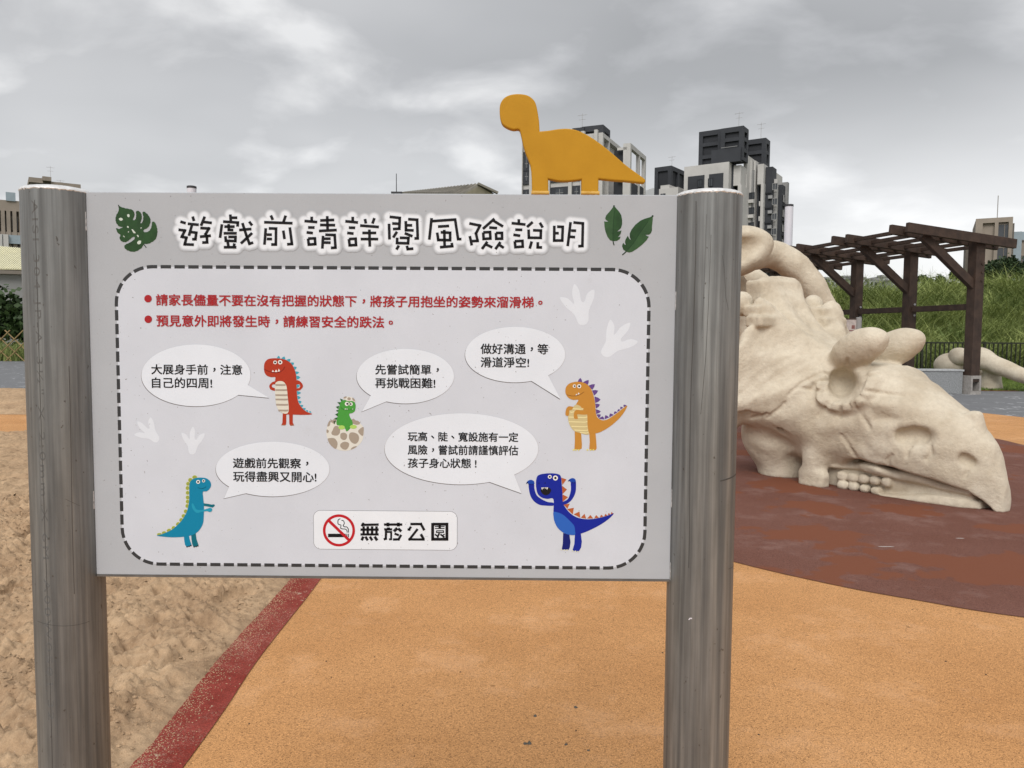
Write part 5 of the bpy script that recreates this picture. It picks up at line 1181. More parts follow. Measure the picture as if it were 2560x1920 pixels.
# ------------------------------------------------------------------ pergola
PA = math.atan2(0.239, 0.971)
perg = empty('timber_pergola', (11.22, 18.6, 0), PA, label='dark brown timber pergola with open slatted roof behind the skull', cat='pergola')
def pb(name, fn, **kw):
    mb = MB(); fn(mb); return mb.build(name, kw.pop('mt', M['timber']), perg, **kw)
rp = random.Random(4)
for i in range(5):
    Y = 2.13 * i; ZP = 3.72
    po = pb('post', lambda m: m.box(-.125, .125, Y - .13, Y + .13, 0.30 if i == 0 else 0.05, ZP, b=0.012))
    mb = MB(); mb.box(-.15, .15, Y - .15, Y + .15, 0.0, 0.08); mb.box(-.15, .15, Y - .15, Y + .15, 0.38, 0.46)
    mb.box(-.15, -.10, Y - .155, Y + .15, 0.08, 0.38); mb.box(.10, .15, Y - .155, Y + .15, 0.08, 0.38)
    mb.build('post_shoe', M['shoe'], po)
    for zz in (2.13 + .13, 2.13 - .16) if i else (2.75, 2.95, 3.15):
        mb = MB(); mb.tube([(.05, Y - .129, zz), (.05, Y - .150, zz)], .03, 10)
        mb.build('bolt', M['bolt'] if i else M['timber'], po)
    for k, dy in enumerate((-0.20, 0.20)):
        sft = -0.02 if k == 0 else -0.14
        pb('roof_beam', lambda m: m.bar((-2.17 + sft, Y + dy, 3.925), (0.94 + sft, Y + dy, 3.650), 0.10, 0.225, b=0.01))
    pb('brace', lambda m: m.bar((-1.60, Y, 3.80), (-0.02, Y, 2.60), 0.14, 0.20, b=0.01))
    if i: pb('rail', lambda m: m.box(-.05, .05, Y - 2.13 + .14, Y - .14, 2.055, 2.205, b=0.008))
for k in range(6):
    t = 0.07 + k * 0.165; x = -2.17 + 3.11 * t; z = 3.925 - 0.275 * t
    pb('purlin', lambda m: m.bar((x, -0.12, z - .01), (x, 9.1, z - .01), 0.07, 0.09, b=0.006))
# granite bench between the posts
bch = empty('granite_bench', (10.6, 18.9, 0), label='long grey granite block bench at the foot of the pergola post', cat='bench')
mb = MB(); mb.box(-1.9, 0.42, -0.30, 0.14, 0.0, 0.55, b=0.012); mb.build('block', M['granite'], bch)
mb = MB(); mb.box(-1.92, 0.44, -0.32, 0.16, 0.552, 0.60, b=0.01); mb.build('seat', M['granite_top'], bch)

# small notice board far behind the skull
fs_ = empty('small_notice_board', (at(2147, 800, 17.0).x, 17.0, 0), label='small distant notice board on a steel post beside the skull fan', cat='sign')
zt_ = at(2147, 794, 17.0).z; zb2 = zt_ - 0.60
mb = MB(); mb.lathe([(.062, 0), (.062, zt_), (.03, zt_ + .008), (0.001, zt_ + .01)], 0, 0, 20); mb.build('post', M['wall_mid'], fs_, smooth=True)
mb = MB(); mb.lathe([(.062, 0), (.062, zt_), (.03, zt_ + .008), (0.001, zt_ + .01)], -1.12, 0, 20); mb.build('post', M['wall_mid'], fs_, smooth=True)
mb = MB(); mb.box(-1.06, -0.06, -.012, .012, zb2, zt_ - .045); mb.build('board', mat('faded_board_print', (0.42, 0.37, 0.35), .5, scale=12), fs_)
mb = MB(); mb.box(-1.06, -0.06, -.016, .016, zt_ - .045, zt_ - .02); mb.build('board_edge', M['timber'], fs_)
RB_ = flat('faded_red_print', (.20, .09, .08)); mb = MB()
pass
for x, z, w_, h_ in ((-.55, -.12, .05, .03), (-.42, -.13, .06, .02), (-.16, -.17, .07, .08), (-.3, -.28, .2, .02)):
    mb = MB(); mb.box(x, x + w_, -.0135, -.0125, zt_ + z - h_, zt_ + z); mb.build('board_print', RB_, fs_)

# white lamp columns
for (px, ptop, Y, lab) in ((1973, 511, 23.8, 'white lamp column with dark cap between the towers and the pergola'), (479, 465, 21.6, 'white lamp column whose capped top shows over the board beside the split leaf')):
    p_ = at(px, ptop, Y); lp = empty('lamp_column', (p_.x, Y, 0), label=lab, cat='lamp column', group='white lamp columns in the park')
    mb = MB(); mb.lathe([(.125, 0), (.125, p_.z - .05)], 0, 0, 28); mb.build('column', M['white_pole'], lp, smooth=True)
    mb = MB(); mb.lathe([(.130, p_.z - .07), (.130, p_.z - .01), (.10, p_.z), (.001, p_.z)], 0, 0, 28); mb.build('cap', M['cap_dark'], lp, smooth=True)

# ------------------------------------------------------------------ fences
FX0, FX1, FY = 11.6, 30.0, 25.6
fn = empty('bar_fence', (FX0, FY, 0), label='dark upright-bar fence below the long-grass bank', cat='fence')
mb = MB(); mb.box(0, FX1 - FX0, -.03, .03, 1.19, 1.24); mb.build('top_rail', M['fence_dark'], fn)
mb = MB(); mb.box(0, FX1 - FX0, -.02, .02, 0.12, 0.16); mb.build('bottom_rail', M['fence_dark'], fn)
k = 0; x = 0.05; bar0 = None; post0 = None
while x < FX1 - FX0:
    isp = (k % 14 == 0)
    base = post0 if isp else bar0
    if base is None:
        mb = MB(); r_ = .035 if isp else .017
        mb.box(-r_, r_, -r_, r_, 0.0 if isp else .16, 1.26 if isp else 1.19); o = mb.build('fence_post' if isp else 'bar', M['fence_dark'], fn)
        if isp: post0 = o
        else: bar0 = o
    else: o = base.copy(); COL.objects.link(o)
    o.location = (x, 0, 0); x += 0.150; k += 1
# bamboo lattice on the left
LX0, LX1, LY = -30.5, -22.1, 35.6
lt = empty('bamboo_lattice_fence', (LX0, LY, 0), label='low bamboo lattice fence in front of the leafy hedge', cat='fence')
for side_ in (0, 1):
    k = -4
    while True:
        x = k * 0.62; k += 1
        if x > LX1 - LX0: break
        x2 = x + 1.5
        a = (x, 0.02 * side_, 0.0) if side_ == 0 else (x2, 0.03, 0.0); b = (x2, 0.02 * side_, 1.45) if side_ == 0 else (x, 0.03, 1.45)
        if min(a[0], b[0]) < 0 or max(a[0], b[0]) > LX1 - LX0: continue
        mb = MB(); mb.tube([a, b], 0.028, 6); mb.build('lattice_cane', M['bamboo'], lt, smooth=True)
for xx in (0.0, 4.2, LX1 - LX0 - .30, LX1 - LX0 - .08):
    mb = MB(); mb.tube([(xx, .06, 0), (xx, .06, 1.62)], 0.05, 8); mb.build('fence_post', M['bamboo'], lt, smooth=True)
mb = MB(); mb.box(LX1 - LX0 - .5, LX1 - LX0 - .35, .02, .14, 0, 1.45); mb.build('fence_post', M['timber'], lt)

# ------------------------------------------------------------------ buildings
class Bld:
    """a building on its own axes: x' along its broad front (to the right), y' going back"""
    def __init__(s, name, px, Y, deg, label, cat='building', group=None):
        p = at(px, 838, Y); s.o = Vector((p.x, Y, 0)); a = R_(deg); s.a = a
        s.ex = Vector((math.cos(a), math.sin(a), 0)); s.ey = Vector((-math.sin(a), math.cos(a), 0))
        s.root = empty(name, s.o, a, label=label, cat=cat, group=group); s.cache = {}
    def lx(s, px, yy=0.0):                        # x' where the sight line px meets the plane y' = yy
        d = ray(px, 838); d = Vector((d.x, d.y, 0)); O = s.o + s.ey * yy; t = O.dot(s.ey) / d.dot(s.ey); return (d * t - s.o).dot(s.ex)
    def ly(s, px, xx=0.0):
        d = ray(px, 838); d = Vector((d.x, d.y, 0)); O = s.o + s.ex * xx; t = O.dot(s.ex) / d.dot(s.ex); return (d * t - s.o).dot(s.ey)
    def z(s, px, py, xx, yy):
        P = s.o + s.ex * xx + s.ey * yy; d = ray(px, py); t = P.y / d.y; return EYE + d.z * t
    def box(s, name, x0, x1, y0, y1, z0, z1, mt, parent=None, **kw):
        mb = MB(); mb.box(x0, x1, y0, y1, z0, z1); return mb.build(name, mt, parent or s.root, **kw)
    def inst(s, key, fn, x, y, z, parent=None, **kw):     # alike pieces share their mesh
        if key not in s.cache:
            o = fn(); s.cache[key] = o
        else:
            o = s.cache[key].copy(); COL.objects.link(o); o.parent = parent or s.root
            for ch in s.cache[key].children:
                c = ch.copy(); COL.objects.link(c); c.parent = o
        o.location = (x, y, z); return o
def window_fn(b, w, h, face, glass='glass', frame='frame_w', sill=None):
    """a window let into a wall: face 'F' front (y'), 'R' right side (x')"""
    def f():
        mb = MB(); t = .12; d = .14
        T = Matrix.Identity(4) if face == 'F' else Matrix(((0, -1, 0, 0), (1, 0, 0, 0), (0, 0, 1, 0), (0, 0, 0, 1)))
        for q in ((-w/2, w/2, h - t, h), (-w/2, w/2, 0, t), (-w/2, -w/2 + t, t, h - t), (w/2 - t, w/2, t, h - t), (-.05, .05, t, h - t)):
            mb.box(q[0], q[1], -d, 0.02, q[2], q[3], T=T)
        if sill: mb.box(-w/2 - .2, w/2 + .2, -.5, 0.0, -.25, -0.01, T=T)
        o = mb.build('window', M[frame], b.root)
        mb = MB(); mb.box(-w/2 + t, w/2 - t, -.06, 0.0, t, h - t, T=T); mb.build('pane', M[glass], o); return o
    return f
def antenna(b, x, y, z, h=3.0, parent=None):
    mb = MB(); mb.tube([(x, y, z - .3), (x, y, z + h)], .035, 5); mb.tube([(x - 1.0, y, z + h * .92), (x + 1.0, y, z + h * .92)], .03, 5)
    mb.tube([(x - .7, y, z + h * .7), (x + .7, y, z + h * .7)], .025, 5); return mb.build('antenna', M['shoe'], parent or b.root)
def dark_block(b, x0, x1, y0, y1, z0, z1, nz_, nxs, nys, name='stair_tower'):
    """charcoal roof block with recessed panels between bands"""
    o = b.box(name, x0, x1, y0, y1, z0, z1, M['wall_dark2'])
    mb = MB(); e = .45; t = .8
    for k in range(nz_ + 1):
        z = z0 + (z1 - z0) * k / nz_ ; za, zb_ = (z - t / 2, z + t / 2) if 0 < k < nz_ else ((z0 + .02, z0 + t) if k == 0 else (z1 - t, z1 + .3))
        mb.box(x0 - e, x1 + e, y0 - e, y1 + e, za, zb_)
    for k in range(nxs + 1):
        x = x0 + (x1 - x0) * k / nxs; xa = x - e - .01 if k == 0 else x - t * .6; xb = x + e + .01 if k == nxs else x + t * .6
        mb.box(xa, xb, y0 - e - .02, y0 + .02, z0, z1 + .28)
    for k in range(nys + 1):
        y = y0 + (y1 - y0) * k / nys; mb.box(x1 - .02, x1 + e + .02, y - t * .6, y + t * .6, z0, z1 + .28)
    mb.build('band', M['wall_dark'], o); return o

# --- tower B: charcoal and white tower behind the right post
b = Bld('apartment_tower', 1812, 170, -33, 'tall white and charcoal apartment tower rising behind the right steel post')
zT = b.z(1812, 404, 0, 0); xL = b.lx(1702); FL = 3.35
b.box('front_wall', xL, 0, 0.0, 14, 0, zT, M['wall_light'])
xa, xb_, xc, xd = b.lx(1712), b.lx(1752.5), b.lx(1764), b.lx(1799)
for x0, x1 in ((xa, xb_), (xc, xd)):
    rc = b.box('recess', x0, x1, -0.12, 0.0, 0, zT - 2.3, M['wall_dark'])
    for k in range(7):
        zb_ = zT - 2.3 - 3.9 - k * FL * 1.15; mb = MB(); mb.box(x0 + .01, x1 - .01, -.32, -.10, zb_, zb_ + .5); mb.build('floor_band', M['wall_dark2'], rc)
        b.inst('w%s' % round(x1 - x0), window_fn(b, 1.1, 1.8, 'F', frame='wall_dark2'), x0 + (x1 - x0) * (.74 if x0 == xa else .12), -.14, zb_ + 1.2)
# roof block A (left) and B
zR = b.z(1789, 322, 0, 3); x0, x1 = b.lx(1743, 3.0), b.lx(1790, 3.0)
dark_block(b, x0, x1, 3.0, 13, zT - .5, zR, 3, 1, 2)
x2, x3 = b.lx(1797, 1.6), b.lx(1842, 1.6)
zR2 = b.z(1843, 319, x3, 1.6)
dark_block(b, x2, x3, 1.6, b.ly(1852, x3), zT + .3, zR2, 3, 1, 1)
b.box('roof_room', b.lx(1739, 4), b.lx(1744, 4), 4, 9, zT - 1, b.z(1741, 388, 0, 4), M['wall_mid'])
b.box('parapet_room', b.lx(1768, .5), b.lx(1840, .5), 0.5, 2.0, zT, zT + 3.0, M['wall_dark'])
mb = MB(); mb.box(b.lx(1790, -.1), b.lx(1830, -.1), 0.3, .42, zT + 3.2, zT + 3.3); mb.build('roof_rail', M['wall_mid'], b.root)
antenna(b, b.lx(1834, 5), 5, zR2, 4.5)
# right-hand wing: a row of bays going back, each with balconies
def bay(name, pxa, pxb, xo, topy, mt, dep=9, win=None, bal=False, y0=None):
    """bay seen from pxa to pxb with its front at y' chosen along the right side"""
    yy = b.ly(pxa, xo) if y0 is None else y0
    x1 = b.lx(pxb, yy); z = b.z(pxb, topy, x1, yy)
    o = b.box(name, xo, x1, yy, yy + dep, 0, z, mt); return xo, x1, yy, z, o
# strip of dark glass and balconies next to the front wall
X0 = 0.0; yA = 2.0; x1 = b.lx(1824, yA); zA = b.z(1812, 404, 0, yA) - .6
b.box('bay', X0, x1, yA, 16, 0, zA, M['wall_dark'])
x2_ = b.lx(1845, yA + 1); zA2 = b.z(1835, 412, x2_, yA)
b.box('bay', x1, x2_, yA + 1.5, 17, 0, zA2 - 4.4, M['wall_dark2']); b.box('bay_crown', x1, x2_, yA, 17.05, zA2 - 4.4, zA2, M['wall_light'])
b.box('pilaster', x2_ - .55, x2_ + .25, yA - .1, 17.2, 0, zA2 - 4.4, M['wall_light'])
def balconies(x0, x1, y, ztop, n, step, root=None):
    for k in range(n):
        z = ztop - k * step
        def mk():
            mb = MB(); w_ = x1 - x0; mb.box(0, w_, 0, 1.6, 0, .22); mb.box(0, w_, 0, .16, .22, 1.05); mb.box(-.02, .15, 0, 1.6, .22, 1.05)
            return mb.build('balcony', M['wall_light'], b.root)
        b.inst('bal%.1f%.1f' % (x0, y), mk, x0, y, z)
        def mg():
            mb = MB(); w_ = x1 - x0; mb.box(.1, w_ * .52, 0, .1, 0, 2.0); o = mb.build('window', M['glass'], b.root)
            mb = MB(); mb.box(w_ * .5, w_ * .62, -.05, .1, 0, 2.0); mb.build('window_frame', M['frame_w'], o); return o
        b.inst('g%.1f%.1f' % (x0, y), mg, x0, y + 1.40, z + 1.1)
balconies(x1 - 1.6, x2_ - .6, yA - .25, zA2 - 4.4 - 4.6, 14, FL)
# tall white slab
ys_ = 6.0; xs0 = b.lx(1848, ys_); xs1 = b.lx(1857.5, ys_); zs = b.z(1857, 389, xs0, ys_)
b.box('white_slab', xs0, xs1, ys_, 24, 0, zs, M['wall_light'])
xw = b.lx(1868.5, ys_ + 2.0); b.box('side_wall', xs1, xw, ys_ + 2.0, 24, 0, b.z(1868, 396, xw, ys_), M['wall_light'])
b.box('side_strip', xw - .01, b.lx(1873, ys_ + 2.2), ys_ + 2.2, 24, 0, b.z(1868, 420, xw, ys_), M['wall_mid'])
for k in range(13):
    z = zs - 9.5 - k * FL
    b.inst('slabw', window_fn(b, 1.35, 1.5, 'F', frame='wall_dark2'), (xs1 + xw) / 2 + .35, ys_ + 1.98, z)
    def mk():
        mb = MB(); mb.box(-.75, .75, -.7, 0, -.9, -.15); return mb.build('ledge', M['wall_light'], b.root)
    b.inst('ledge', mk, (xs1 + xw) / 2 + .2, ys_ + 2.0, z)
# thin fin, dark balcony stack, its crown
yf_ = 9.0; xf0 = b.lx(1873, yf_); xf1 = b.lx(1878.2, yf_); b.box('fin', xf0, xf1, yf_, 26, 0, b.z(1876, 402, xf0, yf_), M['wall_light'])
xg = b.lx(1904, yf_ + 2); zg = b.z(1893, 409, xg, yf_)
b.box('bay', xf1, xg, yf_ + 2.2, 26, 0, zg - 4.5, M['wall_dark2']); xm = b.lx(1886, yf_ + 1)
b.box('bay', xf1, xm, yf_ + 1.8, 26, 0, zg + .6, M['wall_dark']); b.box('bay_crown', xm, xg, yf_, 25.9, zg - 4.5, zg, M['wall_light'])
b.box('pilaster', xg - .5, xg + .12, yf_ - .1, 26.1, 0, zg - 4.5, M['wall_light'])
balconies(xf1 + 1.0, xg - .55, yf_ - .2, zg - 4.5 - 4.9, 14, FL)
# dark roof block over it
x0, x1 = b.lx(1855, 13), b.lx(1898, 13); dark_block(b, x0, x1, 13, b.ly(1906, x1), zg - 2, b.z(1898, 349, x1, 13), 3, 1, 1)
antenna(b, b.lx(1889, 15), 15, b.z(1898, 349, x1, 13), 4.5)
# mid dark bay
yh = 10.4; xh1 = b.lx(1920, yh); b.box('bay', xg + .12, xh1, yh, yh + 3.5, 0, b.z(1915, 416, xh1, yh), M['wall_dark'])
for k in range(14):
    def mk():
        mb = MB(); mb.box(0, xh1 - xg - .2, -.25, 0.0, 0, .35); return mb.build('floor_band', M['wall_dark2'], b.root)
    b.inst('hb', mk, xg + .15, yh, b.z(1915, 416, xh1, yh) - 6 - k * FL)
# end wing
yk = 12.0; xk0 = b.lx(1917, yk); xk1 = b.lx(1932.5, yk); zk = b.z(1932, 447, xk1, yk)
ye = b.ly(1946, xk1); b.box('end_wall', xk0, xk1, yk, ye, 0, zk, M['wall_light']); b.box('side_bay', xk1 - .01, xk1 + .9, yk + 1.0, ye - 1.2, 0, zk - 1.2, M['wall_dark'])
b.box('corner_fin', xk1, xk1 + 1.4, ye - 1.2, ye + .2, 0, zk - .2, M['wall_mid'])
for k in range(13):
    z = zk - 6.0 - k * FL
    def mk():
        mb = MB(); mb.box(.0, .9, 0, (ye - yk) * .8, 0, .45); return mb.build('ledge', M['wall_dark2'], b.root)
    b.inst('el', mk, xk1 + .9, yk + 1.5, z)
    b.inst('ew', window_fn(b, 1.6, 1.6, 'R', frame='wall_mid'), xk1 + 1.05, yk + (ye - yk) * .45, z + .9)

mb = MB()
for k in range(16):
    z = zs - 4 - k * FL; mb.box(xs0 + .05, xs1 - .05, ys_ - .04, ys_, z, z + .12)
    z = zk - 3 - k * FL; mb.box(xk0 + .05, xk1 - .05, yk - .04, yk, z, z + .12)
mb.build('floor_line', M['wall_mid'], b.root)
def ac():
    mb = MB(); mb.box(0, .9, -.45, 0, 0, .7); return mb.build('air_conditioner', M['frame_w'], b.root)
for k in range(12): b.inst('ac', ac, xg + .9, yh - .05, b.z(1915, 416, xh1, yh) - 7.2 - k * FL)
for k in range(12): b.inst('hw', window_fn(b, 1.2, 1.5, 'F', frame='wall_mid'), xg + 1.0 + 1.3, yh - .02, b.z(1915, 416, xh1, yh) - 5.3 - k * FL)
# --- small dark block with white room to the left of tower B
b = Bld('apartment_tower', 1668, 195, -36, 'low charcoal apartment block left of the tall charcoal tower')
zc_ = b.z(1668, 418, 0, 0); xl = b.lx(1635)
dark_block(b, xl, 0, 0, b.ly(1701, 0), 12, zc_, 5, 1, 2, 'block')
b.box('wall', xl, 0, 0.5, b.ly(1701, 0) - .5, 0, 12.0, M['wall_mid']); antenna(b, -1, 3, zc_, 3.5)
b2y = -9; x0, x1 = b.lx(1641, b2y), b.lx(1688, b2y); zz = b.z(1688, 467, x1, b2y)
b.box('lower_wing', x0, x1, b2y, -2, 0, zz, M['wall_light']); b.box('white_room', b.lx(1643, b2y), b.lx(1665, b2y), b2y + .3, -3, zz - .5, b.z(1665, 458, x1, b2y), M['wall_light'])
wn = b.box('window', b.lx(1645, b2y), b.lx(1657, b2y), b2y - .12, b2y + .28, zz - 4.2, zz - 1.2, M['glass']); b.box('window_frame', b.lx(1650.5, b2y), b.lx(1651.5, b2y), b2y - .2, b2y - .12, zz - 4.2, zz - 1.2, M['frame_w'], wn)
b.box('dark_bay', b.lx(1631, b2y), b.lx(1641, b2y), b2y + 1, -2, 0, b.z(1636, 470, x0, b2y), M['wall_dark'])
# low pale hall between the two towers
b = Bld('low_building', 1612, 240, -8, 'low pale building between the yellow cutout tail and the charcoal block')
b.box('wall', b.lx(1560), b.lx(1634), 0, 20, 0, b.z(1634, 478, 0, 0), M['far_town']); mb = MB(); xa_, xb_ = b.lx(1590), b.lx(1634); za, zb_ = b.z(1600, 482, 0, 0), b.z(1632, 471, 0, 0)
mb.add([(xa_, -.2, za - 3), (xb_, -.2, za - 3), (xb_, -.2, zb_), (xb_ * .8 + xa_ * .2, -.2, zb_), (xa_, -.2, za)], [(0, 1, 2, 3, 4)]); mb.build('gable', M['far_town'], b.root)

# --- tower A behind the ochre dinosaur
b = Bld('apartment_tower', 1488, 150, -24, 'white framed apartment tower half hidden by the ochre dinosaur cutout')
zT = b.z(1488, 331, 0, 0); zL = b.z(1303, 360, b.lx(1303), 0)
xl = b.lx(1303); xm = b.lx(1455)
b.box('front_wall', xl, xm, .30, 20, 0, zL, M['wall_light'])
b.box('front_wall', xm, 0, .30, 16, 0, zT - .01, M['wall_light'])
b.box('corner_slab', b.lx(1292), xl, 2.5, 20, 0, zL - 1, M['wall_mid'])
cols = [1303, 1322, 1330, 1367, 1373, 1418, 1425.5, 1448, 1455, 1481, 1488]
for i in range(1, len(cols) - 1, 2):
    pass
spans = [(1304.5, 1321.5), (1329, 1366), (1372, 1417.5), (1426, 1447.5), (1456, 1480)]
for si, (pa, pb_) in enumerate(spans):
    x0, x1 = b.lx(pa), b.lx(pb_); top = (zL if x1 < xm else zT)
    for k in range(13):
        z1 = top - 1.6 - k * 3.75; z0 = z1 - 2.75
        if si == 0 and k == 0: z0 -= 1.2
        if z0 < 1: break
        g = b.box('window', x0, x1, .02, .28, z0, z1, M['wall_dark'])
        mb = MB(); w_ = x1 - x0
        mb.box(x0 + w_ * .30, x0 + w_ * .72, -.04, .02, z0 + .7, z1 - .4); mb.build('pane', M['glass'], g)
        mb = MB(); mb.box(x0 + w_ * .50, x0 + w_ * .53, -.08, -.04, z0 + .7, z1 - .4); mb.box(x0 + w_ * .30, x0 + w_ * .72, -.08, -.04, z0 + 1.5, z0 + 1.6); mb.build('mullion', M['wall_mid'], g)
mb = MB()
for pa, pb_ in ((1303, 1304.5), (1321.5, 1329), (1366, 1372), (1417.5, 1426), (1447.5, 1456), (1480, 1488)):
    x0, x1 = b.lx(pa), b.lx(pb_); mb.box(x0, x1, -.35, .3, 0, (zL if x1 < xm else zT) + .5)
mb.build('pilaster', M['wall_light'], b.root)
# dark roof rooms
dark_block(b, b.lx(1432, 4), b.lx(1450, 4), 4, 12, zL - 1, b.z(1440, 317, 0, 4), 2, 1, 1)
x1 = b.lx(1497, 4.5); dark_block(b, b.lx(1455, 4.5), x1, 4.5, b.ly(1511, x1), zT - 2, b.z(1497, 317, x1, 4.5), 1, 1, 1); antenna(b, b.lx(1449, 7), 7, b.z(1440, 317, 0, 4), 4)
# right side: two open frames of white beams standing over dark bays
yA_ = b.ly(1534, 0)
b.box('side_wall', -.5, .0, .3, yA_, 0, zT - 14.5, M['wall_light'])
mb = MB()
def frame(x0, x1, y0, y1, z0, z1, t=.8, mids=(.3,)):
    mb.box(x0, x1, y0, y0 + t, z0, z1); mb.box(x0, x1, y1 - t, y1, z0, z1); mb.box(x0, x1, y0 + t, y1 - t, z1 - t, z1)
    for q in mids: yy = y0 + (y1 - y0) * q; mb.box(x0, x1, yy, yy + t * .7, z0, z1 - t)
frame(0.02, .9, .3, yA_, zT - 14.5, zT, .8, (.34,)); mb.build('open_frame', M['wall_light'], b.root)
b.box('dark_fin', -4.5, 0.0, yA_ - 1.6, yA_ - .7, zT - 14.5, zT - 1.0, M['wall_dark2'])
b.box('dark_fin', -4.5, 0.0, yA_ * .40, yA_ * .40 + .5, zT - 14.5, zT - 1.0, M['wall_dark2'])
mb = MB()
for q in (3.2, 5.8): mb.box(-4.2, -4.0, yA_ * .42, yA_ - 1.6, zT - q - .35, zT - q)
mb.build('cross_beam', M['wall_mid'], b.root)
# set-back second wing
xw0 = 5.2; yB0, yB1 = b.ly(1560, xw0), b.ly(1599.5, xw0); zB = b.z(1560, 358, xw0, yB0)
xq = b.lx(1536, yB0)
b.box('wing_wall', xq, xw0, yB0, yB1, 0, zB - 10.2, M['wall_light'])
mb = MB(); mb.box(xq + (xw0 - xq) * .62, xw0, yB0, yB0 + .5, zB - 10.2, zB); mb.box(xq, xw0, yB0, yB0 + .25, zB - 1.2, zB - .7); mb.box(xq, xw0, yB0, yB0 + .25, zB - 7.0, zB - 6.5)
frame(xw0 - .02, xw0 + .7, yB0, yB1, zB - 10.2, zB, .9, (.56,)); mb.build('open_frame', M['wall_light'], b.root)
b.box('dark_fin', xw0 - 2.8, xw0 - .03, yB0 + .9, yB0 + 1.9, zB - 10.2, zB - .9, M['wall_dark2'])
mb = MB(); mb.box(xw0 + .1, xw0 + .5, yB0 + 1.0, yB0 + (yB1 - yB0) * .54, zB - 10.1, zB - 7.0); mb.box(xw0 + .1, xw0 + .5, yB0 + (yB1 - yB0) * .66, yB1 - .9, zB - 10.1, zB - 6.6); mb.build('parapet', M['wall_dark'], b.root)
for k in range(9):
    z1 = zB - 12.2 - k * 3.75
    b.inst('sw1', window_fn(b, 3.4, 2.5, 'R', frame='wall_dark2'), xw0 + .03, yB0 + (yB1 - yB0) * .36, z1 - 2.6)
    b.inst('sw2', window_fn(b, 1.6, 2.5, 'R', frame='wall_dark2'), xw0 + .03, yB0 + (yB1 - yB0) * .82, z1 - 2.6)
    z1 = zT - 16.2 - k * 3.75
    b.inst('sw3', window_fn(b, 3.6, 2.4, 'R', frame='wall_dark2'), .03, yA_ * .42, z1 - 2.6)
    b.inst('sw4', window_fn(b, 0.9, 1.9, 'R', frame='wall_dark2'), .03, yA_ * .15, z1 - 2.2)
    g = b.inst('sd', lambda: b.box('dark_bay', -1.2, .02, -1.5, 1.5, 0, 3.0, M['wall_dark2']), .03, yA_ * .82, z1 - 2.9)

# --- warehouse with a weathered gable roof behind the board
b = Bld('warehouse', 1172, 62, -14, 'weathered low-pitched warehouse roof peeping over the board left of the ochre dinosaur', cat='warehouse')
zr = b.z(1198, 458, b.lx(1198), 0); ze = b.z(1232, 483, b.lx(1234), 0) - .2
xL_, xM_, xR_ = b.lx(1172) - .5, b.lx(1200), b.lx(1238); dep = 22; xLL = b.lx(1172)
p1 = at(1009, 481, 60); p2 = at(1196, 459, 60)
mb = MB(); e1 = at(1000, 482, 64); e2 = at(1150, 484, 60); r1 = at(1010, 480.5, 78); r2 = at(1198, 459, 60); e3 = at(1236, 484, 60.5); r3 = at(1060, 478, 80)
loc = lambda P: (Vector(P) - b.o).dot(b.ex), lambda P: (Vector(P) - b.o).dot(b.ey)
def L3(P): return (loc[0](P), loc[1](P), P.z)
A_, B_, C_, D_ = L3(r1), L3(r2), L3(e2), L3(e1)
mb.add([A_, B_, C_, D_, (A_[0], A_[1], A_[2] - .25), (B_[0], B_[1], B_[2] - .25), (C_[0], C_[1], C_[2] - .25), (D_[0], D_[1], D_[2] - .25)], [(0, 3, 2, 1), (4, 5, 6, 7), (3, 7, 6, 2), (1, 2, 6, 5), (0, 1, 5, 4), (0, 4, 7, 3)])
rf = mb.build('roof', M['shed_roof'], b.root)
mb = MB()
for k in range(1, 26):
    t = k / 26; a = [A_[i] * (1 - t) + B_[i] * t for i in range(3)]; c = [D_[i] * (1 - t) + C_[i] * t for i in range(3)]
    mb.bar((a[0], a[1], a[2] + .03), (c[0], c[1], c[2] + .03), .10, .07)
mb.build('roof_seam', M['shed_roof'], rf)
E_ = L3(e3); dv = [A_[i] - B_[i] for i in range(3)]; E2 = tuple(E_[i] + dv[i] for i in range(3))
mb = MB(); mb.add([(B_[0], B_[1] - .05, B_[2] - .2), (C_[0], C_[1], C_[2] - .2), (C_[0], C_[1], 0), (E_[0], E_[1], 0), (E_[0], E_[1], E_[2] - .1)], [(0, 1, 2, 3, 4)]); mb.build('gable_wall', M['shed_wall'], b.root)
mb = MB(); g0 = lambda q: (q[0], q[1], 0.0); dn_ = lambda q: (q[0], q[1], q[2] - .25)
mb.add([dn_(D_), dn_(C_), g0(C_), g0(D_), dn_(A_), g0(A_), dn_(E2), g0(E2), dn_(E_), g0(E_)], [(0, 3, 2, 1), (4, 5, 3, 0), (4, 6, 7, 5), (6, 8, 9, 7)]); mb.build('wall', M['shed_wall'], b.root)
mb = MB(); mb.add([(B_[0], B_[1], B_[2] - .01), (E_[0], E_[1], E_[2] - .01), (E2[0], E2[1], E2[2] - .01), (A_[0], A_[1], A_[2] - .01)], [(0, 1, 2, 3)]); mb.build('roof', M['shed_roof'], b.root)
mb = MB(); mb.bar((B_[0] - .1, B_[1] - .1, B_[2] - .02), (E_[0] + .3, E_[1] - .1, E_[2] + .02), .35, .16); mb.build('barge_board', M['shed_roof'], rf)
p0 = at(991, 482, 64); mp_ = empty('roof_mast', p0, label='thin mast with a small bracket at the left end of the warehouse roof', cat='mast')
mb = MB(); mb.tube([(0, 0, -3), (0, 0, at(991, 434, 64).z - p0.z)], [.05, .03], 6); mb.box(-.4, .5, -.3, .3, -.08, .05); mb.build('mast', M['cap_dark'], mp_)

